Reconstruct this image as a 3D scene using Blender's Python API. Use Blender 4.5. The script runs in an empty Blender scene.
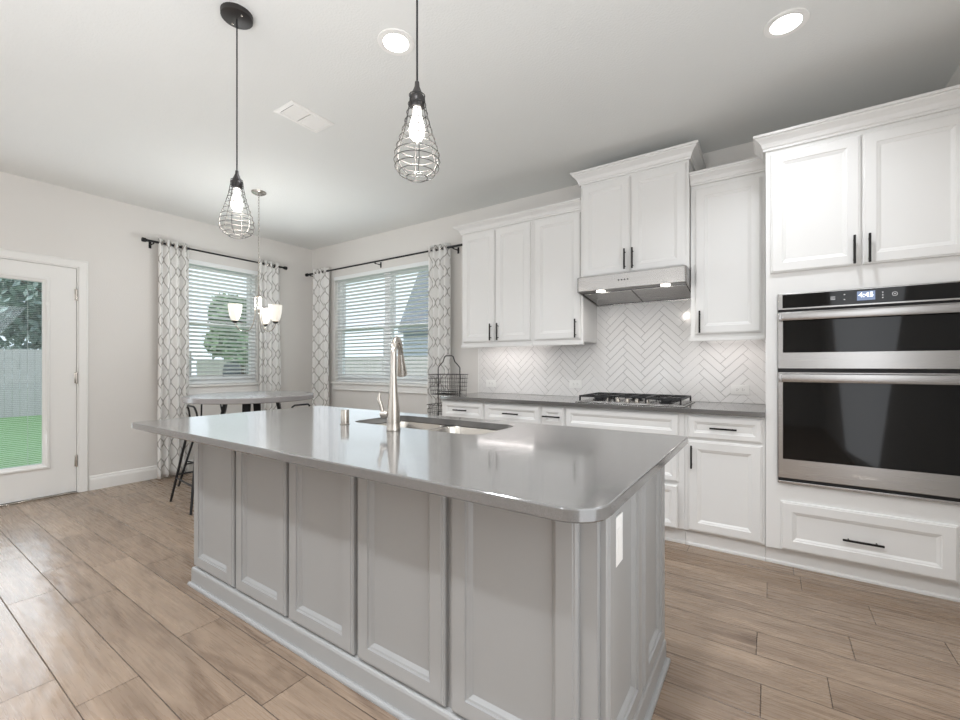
import bpy, bmesh, math, random
from mathutils import Vector, Matrix
random.seed(7)
PI = math.pi
S = bpy.context.scene
COL = S.collection

# ------------------------------------------------------------------ camera
cam_d = bpy.data.cameras.new('camera')
cam = bpy.data.objects.new('camera', cam_d)
COL.objects.link(cam)
cam.location = (5.40, -3.735, 1.195)
cam.rotation_euler = (PI / 2, 0, math.radians(34))
cam_d.sensor_width = 36.0
cam_d.lens = 430.0 / 960 * 36
cam_d.shift_y = 5.5 / 960
cam_d.clip_start = 0.05
S.camera = cam

# ------------------------------------------------------------------ world, sun, large lights, exposure
S.view_settings.view_transform = 'Standard'
S.view_settings.look = 'None'
S.view_settings.gamma = 1
S.view_settings.use_curve_mapping = False
S.view_settings.exposure = 0.25
w = bpy.data.worlds.new('sky')
S.world = w
w.use_nodes = True
bg = w.node_tree.nodes['Background']
bg.inputs['Color'].default_value = (0.86, 0.94, 1.0, 1)
bg.inputs['Strength'].default_value = 1.25
S.cycles.use_denoising = True
S.cycles.max_bounces = 10
S.cycles.diffuse_bounces = 6
S.cycles.glossy_bounces = 5
S.cycles.transparent_max_bounces = 16
S.cycles.caustics_reflective = False
S.cycles.caustics_refractive = False


def light(name, kind, loc, energy, color=(1, 1, 1), target=None, size=1.0, size_y=None, shape=None, **kw):
    d = bpy.data.lights.new(name, kind)
    d.energy = energy
    d.color = color
    if kind == 'AREA':
        d.shape = shape or ('RECTANGLE' if size_y else 'SQUARE')
        d.size = size
        if size_y:
            d.size_y = size_y
    for k, v in kw.items():
        setattr(d, k, v)
    o = bpy.data.objects.new(name, d)
    COL.objects.link(o)
    o.location = loc
    if target is not None:
        v = Vector(target) - Vector(loc)
        o.rotation_euler = v.to_track_quat('-Z', 'Y').to_euler()
    return o


light('sun', 'SUN', (0, -10, 10), 2.2, (1, .96, .88), target=(-3.0, 0, 0.0), angle=0.02)
# daylight of the living-room windows behind the camera
light('rear_window_daylight', 'AREA', (2.6, -7.6, 1.6), 24, (.88, .935, 1), target=(2.6, 0, 2.1), size=4.8, size_y=2.3)
light('side_window_daylight', 'AREA', (0.10, -5.6, 1.4), 12, (.88, .935, 1), target=(6, -4.0, 1.5), size=2.6, size_y=1.9)
# lamp added in front of the right wall to brighten the island end
light('right_fill_lamp', 'AREA', (6.2, -2.9, 1.25), 32, (.88, .935, 1), target=(3, -2.5, 1.0), size=2.4, size_y=2.1)
# upward fill lamp added behind the camera to brighten the ceiling
light('ceiling_fill_lamp', 'AREA', (4.2, -5.1, 1.02), 66, (.88, .935, 1), target=(4.2, -5.1, 2.84), size=2.4)
# daylight entering by the glazed door
light('door_daylight', 'AREA', (.05, -2.95, 1.2), 8, (.84, .92, 1), target=(3, -3.2, .9), size=.5, size_y=1.5)
light('nook_window_daylight', 'AREA', (1.44, -.22, 1.70), 4.2, (.84, .92, 1), target=(2.0, -3, 1.6), size=1.75, size_y=1.3)
light('nook_side_daylight', 'AREA', (.22, -1.22, 1.70), 2.0, (.84, .92, 1), target=(3, -1.6, 1.6), size=.8, size_y=1.3)

# ------------------------------------------------------------------ materials
MATS = {}


def srgb(r, g, b):
    f = lambda c: (c / 255 / 12.92) if c / 255 <= .04045 else ((c / 255 + .055) / 1.055) ** 2.4
    return (f(r), f(g), f(b), 1)


def mat(name, rgb, rough=.5, metal=0., bump=0., bscale=60., vary=0., vscale=4., emis=None, estr=0., coat=0., spec=.5,
        aniso=0., trans=0., alpha=1.):
    m = bpy.data.materials.new(name)
    m.use_nodes = True
    nt = m.node_tree
    b = nt.nodes['Principled BSDF']
    c = rgb if len(rgb) == 4 else (*rgb, 1)
    b.inputs['Base Color'].default_value = c
    b.inputs['Roughness'].default_value = rough
    b.inputs['Metallic'].default_value = metal
    b.inputs['Specular IOR Level'].default_value = spec
    b.inputs['Coat Weight'].default_value = coat
    b.inputs['Coat Roughness'].default_value = .05
    b.inputs['Anisotropic'].default_value = aniso
    b.inputs['Transmission Weight'].default_value = trans
    b.inputs['Alpha'].default_value = alpha
    if emis:
        b.inputs['Emission Color'].default_value = emis if len(emis) == 4 else (*emis, 1)
        b.inputs['Emission Strength'].default_value = estr
    tc = nt.nodes.new('ShaderNodeTexCoord')
    if vary > 0:
        n = nt.nodes.new('ShaderNodeTexNoise')
        n.inputs['Scale'].default_value = vscale
        n.inputs['Detail'].default_value = 5
        nt.links.new(tc.outputs['Object'], n.inputs['Vector'])
        mx = nt.nodes.new('ShaderNodeMix')
        mx.data_type = 'RGBA'
        mx.inputs[6].default_value = tuple(max(0, v * (1 - vary)) for v in c[:3]) + (1,)
        mx.inputs[7].default_value = tuple(min(1, v * (1 + vary)) for v in c[:3]) + (1,)
        nt.links.new(n.outputs['Fac'], mx.inputs[0])
        nt.links.new(mx.outputs[2], b.inputs['Base Color'])
    if bump > 0:
        n2 = nt.nodes.new('ShaderNodeTexNoise')
        n2.inputs['Scale'].default_value = bscale
        n2.inputs['Detail'].default_value = 3
        nt.links.new(tc.outputs['Object'], n2.inputs['Vector'])
        bp = nt.nodes.new('ShaderNodeBump')
        bp.inputs['Strength'].default_value = bump
        bp.inputs['Distance'].default_value = .004
        nt.links.new(n2.outputs['Fac'], bp.inputs['Height'])
        nt.links.new(bp.outputs['Normal'], b.inputs['Normal'])
    MATS[name] = m
    return m


M_wall = mat('greige_wall_paint', srgb(220, 217, 213), .75, bump=.25, bscale=130, vary=.012)
M_ceil = mat('ceiling_paint', srgb(228, 229, 227), .85, bump=.45, bscale=90, vary=.012)
M_trim = mat('white_trim_paint', srgb(232, 231, 228), .38, bump=.03, bscale=30)
M_cab = mat('white_cabinet_paint', srgb(226, 225, 223), .36, bump=.03, bscale=25, vary=.01)
M_isl = mat('grey_island_paint', srgb(152, 152, 151), .38, bump=.03, bscale=25, vary=.01)
M_dark = mat('black_pull_metal', srgb(38, 36, 35), .42, metal=.6, bump=.02)
M_blackm = mat('black_steel', srgb(34, 34, 36), .45, metal=.4, bump=.03)
M_wire = mat('dark_wire', srgb(46, 45, 44), .5, metal=.3)
M_bronze = mat('bronze_canopy', srgb(58, 55, 54), .4, metal=.5)
M_nickel = mat('brushed_nickel', srgb(190, 184, 176), .26, metal=1., bump=.02, bscale=200)
M_nickelp = mat('polished_nickel', srgb(176, 170, 162), .25, metal=1.)
M_sinkm = mat('sink_steel', srgb(205, 200, 192), .22, metal=1., bump=.03, bscale=150)
M_castiron = mat('cast_iron', srgb(40, 40, 41), .5, metal=.3, bump=.15, bscale=200)
M_plastic = mat('white_plastic', srgb(238, 237, 234), .35)
M_slot = mat('dark_slot', srgb(70, 68, 66), .6)
M_vinyl = mat('white_vinyl', srgb(236, 238, 238), .35)
M_slat = mat('white_blind_slat', srgb(232, 234, 234), .4)
M_cordw = mat('white_cord', srgb(235, 235, 232), .7)
M_grout = mat('grey_grout', srgb(166, 163, 160), .8, bump=.2, bscale=300)
M_tile = mat('glazed_white_tile', srgb(234, 232, 230), .13, bump=.08, bscale=14, vary=.03, vscale=9, coat=.3)
M_tabletop = mat('grey_table_laminate', srgb(150, 147, 146), .22, vary=.12, vscale=7)
M_wood = mat('dark_seat_wood', srgb(66, 52, 44), .45, vary=.2, vscale=20)
M_blackglass = mat('black_oven_glass', srgb(14, 14, 14), .05, spec=.3)
M_blackgap = mat('black_gap', srgb(10, 10, 10), .5)
M_shade = mat('frosted_shade_glass', srgb(245, 240, 228), .35, emis=(1, .95, .86), estr=.35)
M_bulb = mat('lit_bulb', (1, 1, 1, 1), .3, emis=(1, .95, .86), estr=3)
M_lens = mat('lit_downlight_lens', (1, 1, 1, 1), .4, emis=(1, .98, .94), estr=6)
M_led = mat('lit_led_strip', (1, 1, 1, 1), .4, emis=(1, .95, .93), estr=5)
M_hoodled = mat('lit_hood_lamp', (1, 1, 1, 1), .4, emis=(1, .96, .9), estr=6)
M_display = mat('lit_display', (.05, .07, .12, 1), .3, emis=(.17, .22, .34), estr=.9)
M_digits = mat('lit_digits', (1, 1, 1, 1), .3, emis=(.9, .95, 1), estr=1.8)
M_icons = mat('printed_icons', srgb(190, 190, 190), .4, emis=(.5, .5, .52), estr=.35)
M_logo = mat('etched_logo', srgb(225, 222, 216), .2, metal=.8)
M_fence = mat('weathered_fence_wood', srgb(192, 186, 190), .8, bump=.3, bscale=30, vary=.15, vscale=3)
M_sunlitf = mat('sunlit_fence_tone', srgb(215, 213, 210), .7, vary=.06)  # lighter fence colour stands in for sunlight on the boards
M_grass = mat('lawn_grass', srgb(112, 146, 100), .9, bump=.6, bscale=60, vary=.25, vscale=3)
M_leaf = mat('tree_leaf', srgb(118, 142, 112), .6, vary=.3, vscale=2)
M_leafd = mat('dark_tree_leaf', srgb(140, 156, 152), .6, vary=.3, vscale=2)
M_flower = mat('red_blossom', srgb(190, 62, 80), .6, vary=.25, vscale=6)
M_bark = mat('tree_bark', srgb(84, 72, 62), .9, bump=.5, bscale=20)
M_siding = mat('blue_grey_siding', srgb(150, 160, 172), .7, vary=.05)
M_roofm = mat('grey_roof_shingle', srgb(118, 126, 138), .85, bump=.5, bscale=25, vary=.15, vscale=10)
M_cover = mat('charcoal_grill_cover', srgb(62, 68, 74), .7, bump=.2, bscale=8, vary=.08)
M_drain = mat('drain_steel', srgb(120, 116, 110), .3, metal=1.)


def brushed(name, rgb, rough, along='X'):
    m = mat(name, rgb, rough, metal=1.)
    nt = m.node_tree
    b = nt.nodes['Principled BSDF']
    tc = nt.nodes.new('ShaderNodeTexCoord')
    mp = nt.nodes.new('ShaderNodeMapping')
    mp.inputs['Scale'].default_value = (2, 2, 400) if along == 'X' else (300, 300, 3)
    n = nt.nodes.new('ShaderNodeTexNoise')
    n.inputs['Scale'].default_value = 1
    n.inputs['Detail'].default_value = 4
    nt.links.new(tc.outputs['Object'], mp.inputs['Vector'])
    nt.links.new(mp.outputs['Vector'], n.inputs['Vector'])
    mr = nt.nodes.new('ShaderNodeMapRange')
    mr.inputs['To Min'].default_value = rough * .97
    mr.inputs['To Max'].default_value = rough * 1.04
    nt.links.new(n.outputs['Fac'], mr.inputs['Value'])
    nt.links.new(mr.outputs['Result'], b.inputs['Roughness'])
    bp = nt.nodes.new('ShaderNodeBump')
    bp.inputs['Strength'].default_value = .0
    bp.inputs['Distance'].default_value = .0005
    nt.links.new(n.outputs['Fac'], bp.inputs['Height'])
    nt.links.new(bp.outputs['Normal'], b.inputs['Normal'])
    return m


M_steel = brushed('brushed_stainless', srgb(173, 171, 169), .27)


def quartz():
    m = mat('grey_quartz', srgb(96, 94, 92), .12, spec=.5, coat=.15)
    nt = m.node_tree
    b = nt.nodes['Principled BSDF']
    b.inputs['IOR'].default_value = 1.8
    tc = nt.nodes.new('ShaderNodeTexCoord')
    n = nt.nodes.new('ShaderNodeTexNoise')
    n.inputs['Scale'].default_value = 700
    n.inputs['Detail'].default_value = 2
    nt.links.new(tc.outputs['Object'], n.inputs['Vector'])
    r = nt.nodes.new('ShaderNodeValToRGB')
    r.color_ramp.elements[0].position = .35
    r.color_ramp.elements[0].color = srgb(88, 86, 84)
    r.color_ramp.elements[1].position = .68
    r.color_ramp.elements[1].color = srgb(104, 102, 100)
    nt.links.new(n.outputs['Fac'], r.inputs['Fac'])
    nt.links.new(r.outputs['Color'], b.inputs['Base Color'])
    return m


M_quartz = quartz()


def floor_mat():
    m = bpy.data.materials.new('oak_plank_floor')
    m.use_nodes = True
    nt = m.node_tree
    N, L = nt.nodes, nt.links
    b = N['Principled BSDF']
    tc = N.new('ShaderNodeTexCoord')
    sp = N.new('ShaderNodeSeparateXYZ')
    L.new(tc.outputs['Object'], sp.inputs['Vector'])

    def mth(op, a, bb=None, c=None):
        n = N.new('ShaderNodeMath')
        n.operation = op
        for i, v in enumerate((a, bb, c)):
            if v is None:
                continue
            if isinstance(v, (int, float)):
                n.inputs[i].default_value = v
            else:
                L.new(v, n.inputs[i])
        return n.outputs[0]
    W, LEN = .184, 1.9
    row_f = mth('DIVIDE', mth('ADD', sp.outputs['Y'], 3.28 + 10 * W), W)
    row = mth('FLOOR', row_f)
    wn = N.new('ShaderNodeTexWhiteNoise')
    wn.noise_dimensions = '1D'
    L.new(row, wn.inputs['W'])
    xo = mth('DIVIDE', mth('ADD', sp.outputs['X'], mth('MULTIPLY', wn.outputs['Value'], 5.0)), LEN)
    # slight variation of plank length along each row
    colu = mth('FLOOR', xo)
    cx = N.new('ShaderNodeCombineXYZ')
    L.new(row, cx.inputs[0])
    L.new(colu, cx.inputs[1])
    w2 = N.new('ShaderNodeTexWhiteNoise')
    w2.noise_dimensions = '2D'
    L.new(cx.outputs[0], w2.inputs['Vector'])
    # split some planks in two
    fx = mth('FRACT', xo)
    cut = mth('MULTIPLY_ADD', w2.outputs['Value'], .5, .3)
    half = mth('GREATER_THAN', fx, cut)
    cx2 = N.new('ShaderNodeCombineXYZ')
    L.new(row, cx2.inputs[0])
    L.new(mth('MULTIPLY_ADD', half, .5, colu), cx2.inputs[1])
    w3 = N.new('ShaderNodeTexWhiteNoise')
    w3.noise_dimensions = '2D'
    L.new(cx2.outputs[0], w3.inputs['Vector'])
    # groove distances in metres
    fy = mth('FRACT', row_f)
    dy = mth('MULTIPLY', mth('MINIMUM', fy, mth('SUBTRACT', 1, fy)), W)
    dx = mth('MULTIPLY', mth('MINIMUM', mth('MINIMUM', fx, mth('SUBTRACT', 1, fx)), mth('ABSOLUTE', mth('SUBTRACT', fx, cut))), LEN)
    d = mth('MINIMUM', dy, dx)
    groove = N.new('ShaderNodeMapRange')
    groove.interpolation_type = 'SMOOTHSTEP'
    groove.inputs['From Min'].default_value = .0003
    groove.inputs['From Max'].default_value = .0026
    L.new(d, groove.inputs['Value'])
    # grain
    mp = N.new('ShaderNodeCombineXYZ')
    L.new(mth('ADD', mth('MULTIPLY', sp.outputs['X'], 1.1), mth('MULTIPLY', w3.outputs['Value'], 31.)), mp.inputs[0])
    L.new(mth('ADD', mth('MULTIPLY', sp.outputs['Y'], 7.), mth('MULTIPLY', w3.outputs['Value'], 17.)), mp.inputs[1])
    g = N.new('ShaderNodeTexNoise')
    g.inputs['Scale'].default_value = 1.9
    g.inputs['Detail'].default_value = 6
    g.inputs['Roughness'].default_value = .55
    g.inputs['Distortion'].default_value = 1.6
    L.new(mp.outputs[0], g.inputs['Vector'])
    mp2 = N.new('ShaderNodeCombineXYZ')
    L.new(mth('MULTIPLY', sp.outputs['X'], 5.), mp2.inputs[0])
    L.new(mth('MULTIPLY', sp.outputs['Y'], 110.), mp2.inputs[1])
    L.new(w3.outputs['Value'], mp2.inputs[2])
    fg = N.new('ShaderNodeTexNoise')
    fg.inputs['Scale'].default_value = 1.
    fg.inputs['Detail'].default_value = 3
    L.new(mp2.outputs[0], fg.inputs['Vector'])
    # soft hand-scraped waves
    mp3 = N.new('ShaderNodeCombineXYZ')
    L.new(mth('MULTIPLY', sp.outputs['X'], 7.), mp3.inputs[0])
    L.new(mth('MULTIPLY', sp.outputs['Y'], 13.), mp3.inputs[1])
    L.new(mth('MULTIPLY', w3.outputs['Value'], 9.), mp3.inputs[2])
    sc = N.new('ShaderNodeTexNoise')
    sc.inputs['Scale'].default_value = 1.
    sc.inputs['Detail'].default_value = 1
    L.new(mp3.outputs[0], sc.inputs['Vector'])
    # dark knots and mineral streaks
    vo = N.new('ShaderNodeTexVoronoi')
    vo.inputs['Scale'].default_value = .55
    L.new(mp.outputs[0], vo.inputs['Vector'])
    kn = N.new('ShaderNodeMapRange')
    kn.inputs['From Min'].default_value = .03
    kn.inputs['From Max'].default_value = .22
    kn.inputs['To Min'].default_value = .34
    kn.inputs['To Max'].default_value = 0
    L.new(vo.outputs['Distance'], kn.inputs['Value'])
    ramp = N.new('ShaderNodeValToRGB')
    cr = ramp.color_ramp
    cr.elements[0].position = .22
    cr.elements[0].color = srgb(98, 80, 66)
    cr.elements[1].position = .75
    cr.elements[1].color = srgb(164, 143, 123)
    e = cr.elements.new(.45)
    e.color = srgb(136, 117, 100)
    mixf = mth('ADD', mth('MULTIPLY', g.outputs['Fac'], .62), mth('ADD', mth('MULTIPLY', w3.outputs['Value'], .16), mth('MULTIPLY', fg.outputs['Fac'], .12)))
    mixf = mth('SUBTRACT', mth('ADD', mixf, .03), kn.outputs['Result'])
    L.new(mixf, ramp.inputs['Fac'])
    mg = N.new('ShaderNodeMix')
    mg.data_type = 'RGBA'
    mg.inputs[6].default_value = srgb(70, 54, 42)
    L.new(groove.outputs['Result'], mg.inputs[0])
    L.new(ramp.outputs['Color'], mg.inputs[7])
    L.new(mg.outputs[2], b.inputs['Base Color'])
    rr = N.new('ShaderNodeMapRange')
    rr.inputs['To Min'].default_value = .2
    rr.inputs['To Max'].default_value = .36
    L.new(fg.outputs['Fac'], rr.inputs['Value'])
    L.new(rr.outputs['Result'], b.inputs['Roughness'])
    hgt = mth('ADD', mth('MULTIPLY', groove.outputs['Result'], 1.0), mth('ADD', mth('MULTIPLY', g.outputs['Fac'], .35), mth('MULTIPLY', sc.outputs['Fac'], 1.6)))
    bp = N.new('ShaderNodeBump')
    bp.inputs['Strength'].default_value = .6
    bp.inputs['Distance'].default_value = .004
    L.new(hgt, bp.inputs['Height'])
    L.new(bp.outputs['Normal'], b.inputs['Normal'])
    return m


M_floor = floor_mat()


def glass_mat(name, tint=(1, 1, 1), rough=0.0, mixf=.08):
    m = bpy.data.materials.new(name)
    m.use_nodes = True
    nt = m.node_tree
    nt.nodes.remove(nt.nodes['Principled BSDF'])
    out = nt.nodes['Material Output']
    t = nt.nodes.new('ShaderNodeBsdfTransparent')
    t.inputs['Color'].default_value = (*tint, 1)
    g = nt.nodes.new('ShaderNodeBsdfGlossy')
    g.inputs['Roughness'].default_value = rough
    lw = nt.nodes.new('ShaderNodeLayerWeight')
    pw = nt.nodes.new('ShaderNodeMath')
    pw.operation = 'POWER'
    pw.inputs[1].default_value = 5
    nt.links.new(lw.outputs['Facing'], pw.inputs[0])
    fr = nt.nodes.new('ShaderNodeMath')
    fr.operation = 'MULTIPLY_ADD'
    fr.inputs[1].default_value = .85
    fr.inputs[2].default_value = .025
    nt.links.new(pw.outputs[0], fr.inputs[0])
    mx = nt.nodes.new('ShaderNodeMixShader')
    nt.links.new(fr.outputs[0], mx.inputs[0])
    nt.links.new(t.outputs[0], mx.inputs[1])
    nt.links.new(g.outputs[0], mx.inputs[2])
    nt.links.new(mx.outputs[0], out.inputs['Surface'])
    return m


M_glass = glass_mat('window_glass', (.95, .97, .98))
M_clear = glass_mat('clear_bulb_glass', (.97, .97, .97))


def curtain_mat():
    m = mat('trellis_curtain_fabric', srgb(238, 236, 232), .9, bump=.15, bscale=500)
    nt = m.node_tree
    N, L = nt.nodes, nt.links
    b = N['Principled BSDF']
    uv = N.new('ShaderNodeUVMap')
    sp = N.new('ShaderNodeSeparateXYZ')
    L.new(uv.outputs[0], sp.inputs[0])

    def mth(op, a, bb=None):
        n = N.new('ShaderNodeMath')
        n.operation = op
        for i, v in enumerate((a, bb)):
            if v is None:
                continue
            if isinstance(v, (int, float)):
                n.inputs[i].default_value = v
            else:
                L.new(v, n.inputs[i])
        return n.outputs[0]
    u, v = sp.outputs[0], sp.outputs[1]
    s = mth('MULTIPLY', mth('SINE', mth('MULTIPLY', v, 2 * PI)), .25)
    f1 = mth('ABSOLUTE', mth('SUBTRACT', mth('FRACT', mth('ADD', mth('ADD', u, s), .5)), .5))
    f2 = mth('ABSOLUTE', mth('SUBTRACT', mth('FRACT', mth('SUBTRACT', u, s)), .5))
    f = mth('MINIMUM', f1, f2)
    mr = N.new('ShaderNodeMapRange')
    mr.inputs['From Min'].default_value = .036
    mr.inputs['From Max'].default_value = .06
    L.new(f, mr.inputs['Value'])
    mx = N.new('ShaderNodeMix')
    mx.data_type = 'RGBA'
    mx.inputs[6].default_value = srgb(186, 182, 178)
    mx.inputs[7].default_value = srgb(247, 246, 244)
    L.new(mr.outputs['Result'], mx.inputs[0])
    L.new(mx.outputs[2], b.inputs['Base Color'])
    # thin cloth lets some daylight through
    out = N['Material Output']
    tl = N.new('ShaderNodeBsdfTranslucent')
    L.new(mx.outputs[2], tl.inputs['Color'])
    ms = N.new('ShaderNodeMixShader')
    ms.inputs[0].default_value = .25
    L.new(b.outputs[0], ms.inputs[1])
    L.new(tl.outputs[0], ms.inputs[2])
    L.new(ms.outputs[0], out.inputs['Surface'])
    return m


M_curtain = curtain_mat()

# ------------------------------------------------------------------ mesh helpers
WORLD = {}


def tagp(o, label=None, cat=None, group=None, kind=None):
    if label:
        o['label'] = label
    if cat:
        o['category'] = cat
    if group:
        o['group'] = group
    if kind:
        o['kind'] = kind
    return o


def root(name, loc, label, cat, group=None):
    o = bpy.data.objects.new(name, None)
    COL.objects.link(o)
    o.location = loc
    o.empty_display_size = .1
    WORLD[o.name] = Vector(loc)
    return tagp(o, label, cat, group)


def obj(name, bm, m, parent=None, smooth=False, label=None, origin=None, sharp=38):
    """link bm (built in world coordinates) as one mesh; its origin goes to its own centre"""
    me = bpy.data.meshes.new(name)
    bmesh.ops.recalc_face_normals(bm, faces=bm.faces)
    vs = [v.co for v in bm.verts]
    if origin is None:
        lo = Vector([min(v[i] for v in vs) for i in range(3)])
        hi = Vector([max(v[i] for v in vs) for i in range(3)])
        origin = (lo + hi) / 2
        if parent is None:
            origin.z = lo.z
    origin = Vector(origin)
    bmesh.ops.translate(bm, verts=bm.verts, vec=-origin)
    bm.to_mesh(me)
    bm.free()
    for mm in (m if isinstance(m, (list, tuple)) else [m]):
        me.materials.append(mm)
    if smooth:
        for p in me.polygons:
            p.use_smooth = True
        try:
            me.set_sharp_from_angle(angle=math.radians(sharp))
        except Exception:
            pass
    o = bpy.data.objects.new(name, me)
    COL.objects.link(o)
    WORLD[o.name] = origin
    if parent is not None:
        o.parent = parent
        o.location = origin - WORLD[parent.name]
    else:
        o.location = origin
    if label:
        o['label'] = label
    return o


def struct(name, bm, m, parent=None, origin=None):
    o = obj(name, bm, m, parent, origin=origin)
    if parent is None:
        o['kind'] = 'structure'
    return o


def B():
    return bmesh.new()


def box(bm, x0, x1, y0, y1, z0, z1, bev=0., seg=2):
    x0, x1 = min(x0, x1), max(x0, x1)
    y0, y1 = min(y0, y1), max(y0, y1)
    z0, z1 = min(z0, z1), max(z0, z1)
    t = bmesh.new()
    bmesh.ops.create_cube(t, size=1)
    for v in t.verts:
        v.co = Vector(((x0 + x1) / 2 + v.co.x * (x1 - x0), (y0 + y1) / 2 + v.co.y * (y1 - y0), (z0 + z1) / 2 + v.co.z * (z1 - z0)))
    if bev > 0:
        bmesh.ops.bevel(t, geom=list(t.edges), offset=bev, segments=seg, profile=.5, affect='EDGES')
    merge(bm, t)
    return bm


def merge(bm, t, mtx=None):
    vm = {}
    for v in t.verts:
        vm[v] = bm.verts.new(mtx @ v.co if mtx else v.co)
    for f in t.faces:
        try:
            nf = bm.faces.new([vm[v] for v in f.verts])
            nf.material_index = f.material_index
        except ValueError:
            pass
    t.free()
    return bm


def rings(bm, ringlist, cap0=True, cap1=True, closed=True):
    vr = [[bm.verts.new(p) for p in r] for r in ringlist]
    n = len(vr[0])
    for a, b in zip(vr, vr[1:]):
        for i in range(n if closed else n - 1):
            j = (i + 1) % n
            bm.faces.new((a[i], a[j], b[j], b[i]))
    if cap0:
        bm.faces.new(list(reversed(vr[0])))
    if cap1:
        bm.faces.new(vr[-1])
    return vr


def lathe(bm, prof, centre=(0, 0, 0), seg=24, cap0=True, cap1=True):
    """prof: list of (radius, z)"""
    c = Vector(centre)
    rr = []
    for r, z in prof:
        rr.append([c + Vector((max(r, 1e-4) * math.cos(2 * PI * i / seg), max(r, 1e-4) * math.sin(2 * PI * i / seg), z)) for i in range(seg)])
    return rings(bm, rr, cap0, cap1)


def tube(bm, pts, rad, seg=8, closed=False, caps=True):
    pts = [Vector(p) for p in pts]
    n = len(pts)
    radii = rad if isinstance(rad, (list, tuple)) else [rad] * n
    tans = []
    for i in range(n):
        a = pts[(i - 1) % n] if (closed or i > 0) else pts[i]
        b = pts[(i + 1) % n] if (closed or i < n - 1) else pts[i]
        tans.append((b - a).normalized())
    t0 = tans[0]
    up = Vector((0, 0, 1)) if abs(t0.z) < .9 else Vector((1, 0, 0))
    nrm = (up - t0 * up.dot(t0)).normalized()
    rr = []
    for i in range(n):
        t = tans[i]
        nrm = (nrm - t * nrm.dot(t))
        nrm = nrm.normalized() if nrm.length > 1e-6 else t.orthogonal().normalized()
        bi = t.cross(nrm)
        rr.append([pts[i] + (nrm * math.cos(2 * PI * k / seg) + bi * math.sin(2 * PI * k / seg)) * radii[i] for k in range(seg)])
    if closed:
        rr.append(rr[0])
        vr = [[bm.verts.new(p) for p in r] for r in rr[:-1]]
        for i in range(n):
            a, b = vr[i], vr[(i + 1) % n]
            for k in range(seg):
                j = (k + 1) % seg
                bm.faces.new((a[k], a[j], b[j], b[k]))
    else:
        rings(bm, rr, caps, caps)
    return bm


def cyl(bm, p0, p1, r, seg=12):
    return tube(bm, [p0, p1], r, seg)


def frame(axis, pos, u0, u1, v0, v1, sgn):
    """local (u, v, depth) -> world for a panel on plane axis=pos facing sgn along axis"""
    if axis == 'y':
        return lambda u, v, d: Vector((u, pos + sgn * d, v))
    return lambda u, v, d: Vector((pos + sgn * d, u, v))


def panel(bm, axis, pos, sgn, u0, u1, v0, v1, prof):
    """stack of rectangular rings: prof = [(inset, depth)...]; closes with the last ring"""
    f = frame(axis, pos, u0, u1, v0, v1, sgn)
    rr = []
    for ins, d in prof:
        a, b, c, e = u0 + ins, u1 - ins, v0 + ins, v1 - ins
        rr.append([f(a, c, d), f(b, c, d), f(b, e, d), f(a, e, d)])
    rings(bm, rr, True, True)
    return bm


DOOR = [(0, 0), (0, .013), (.004, .016), (.008, .016), (.010, .020), (.056, .020), (.060, .016), (.066, .0145), (.076, .009), (.078, .009)]
DRAWER = [(0, 0), (0, .013), (.004, .016), (.007, .016), (.009, .020), (.036, .020), (.039, .016), (.045, .0145), (.053, .009), (.055, .009)]
IDOOR = [(0, 0), (0, .015), (.005, .021), (.010, .021), (.012, .024), (.058, .024), (.060, .018), (.067, .016), (.077, .006), (.079, .006)]


def sweep(bm, path, prof, closed=False, side=1):
    """moulding: prof [(out, z)] swept along the horizontal polyline path [(x, y)] with mitres; out goes to the right of travel * side"""
    P2 = [Vector((p[0], p[1])) for p in path]
    n = len(P2)
    rr = []
    for i in range(n):
        def nr(a, b):
            d = (b - a).normalized()
            return Vector((d.y, -d.x)) * side
        if closed or 0 < i < n - 1:
            n1 = nr(P2[(i - 1) % n], P2[i])
            n2 = nr(P2[i], P2[(i + 1) % n])
            mdir = (n1 + n2)
            mdir = mdir / max(mdir.dot(n1), 1e-3)
        elif i == 0:
            mdir = nr(P2[0], P2[1])
        else:
            mdir = nr(P2[-2], P2[-1])
        rr.append([Vector((P2[i].x + mdir.x * o, P2[i].y + mdir.y * o, z)) for o, z in prof])
    if closed:
        vr = [[bm.verts.new(p) for p in r] for r in rr]
        k = len(prof)
        for i in range(n):
            a, b = vr[i], vr[(i + 1) % n]
            for j in range(k):
                q = (j + 1) % k
                bm.faces.new((a[j], a[q], b[q], b[j]))
    else:
        rings(bm, rr, True, True)
    return bm


def text(body, size, extrude, mtx, m, parent, name, shear=0.):
    cu = bpy.data.curves.new(name, 'FONT')
    cu.body = body
    cu.size = size
    cu.extrude = extrude
    cu.shear = shear
    cu.align_x = 'CENTER'
    cu.align_y = 'CENTER'
    tmp = bpy.data.objects.new(name + '_t', cu)
    COL.objects.link(tmp)
    dg = bpy.context.evaluated_depsgraph_get()
    dg.update()
    me = bpy.data.meshes.new_from_object(tmp.evaluated_get(dg))
    bpy.data.objects.remove(tmp)
    bpy.data.curves.remove(cu)
    bm = bmesh.new()
    bm.from_mesh(me)
    bpy.data.meshes.remove(me)
    bmesh.ops.transform(bm, matrix=mtx, verts=bm.verts)
    return obj(name, bm, m, parent)


def facing_room(x, y, z):
    """text plane on the kitchen wall side, facing -y"""
    return Matrix.Translation((x, y, z)) @ Matrix.Rotation(PI / 2, 4, 'X')


def dup(r, delta, label=None):
    c = r.copy()
    COL.objects.link(c)
    c.location = Vector(r.location) + Vector(delta)
    WORLD[c.name] = WORLD[r.name] + Vector(delta)
    if label:
        c['label'] = label
    for ch in list(r.children):
        k = ch.copy()
        COL.objects.link(k)
        k.parent = c
        for g in list(ch.children):
            q = g.copy()
            COL.objects.link(q)
            q.parent = k
    return c


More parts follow.
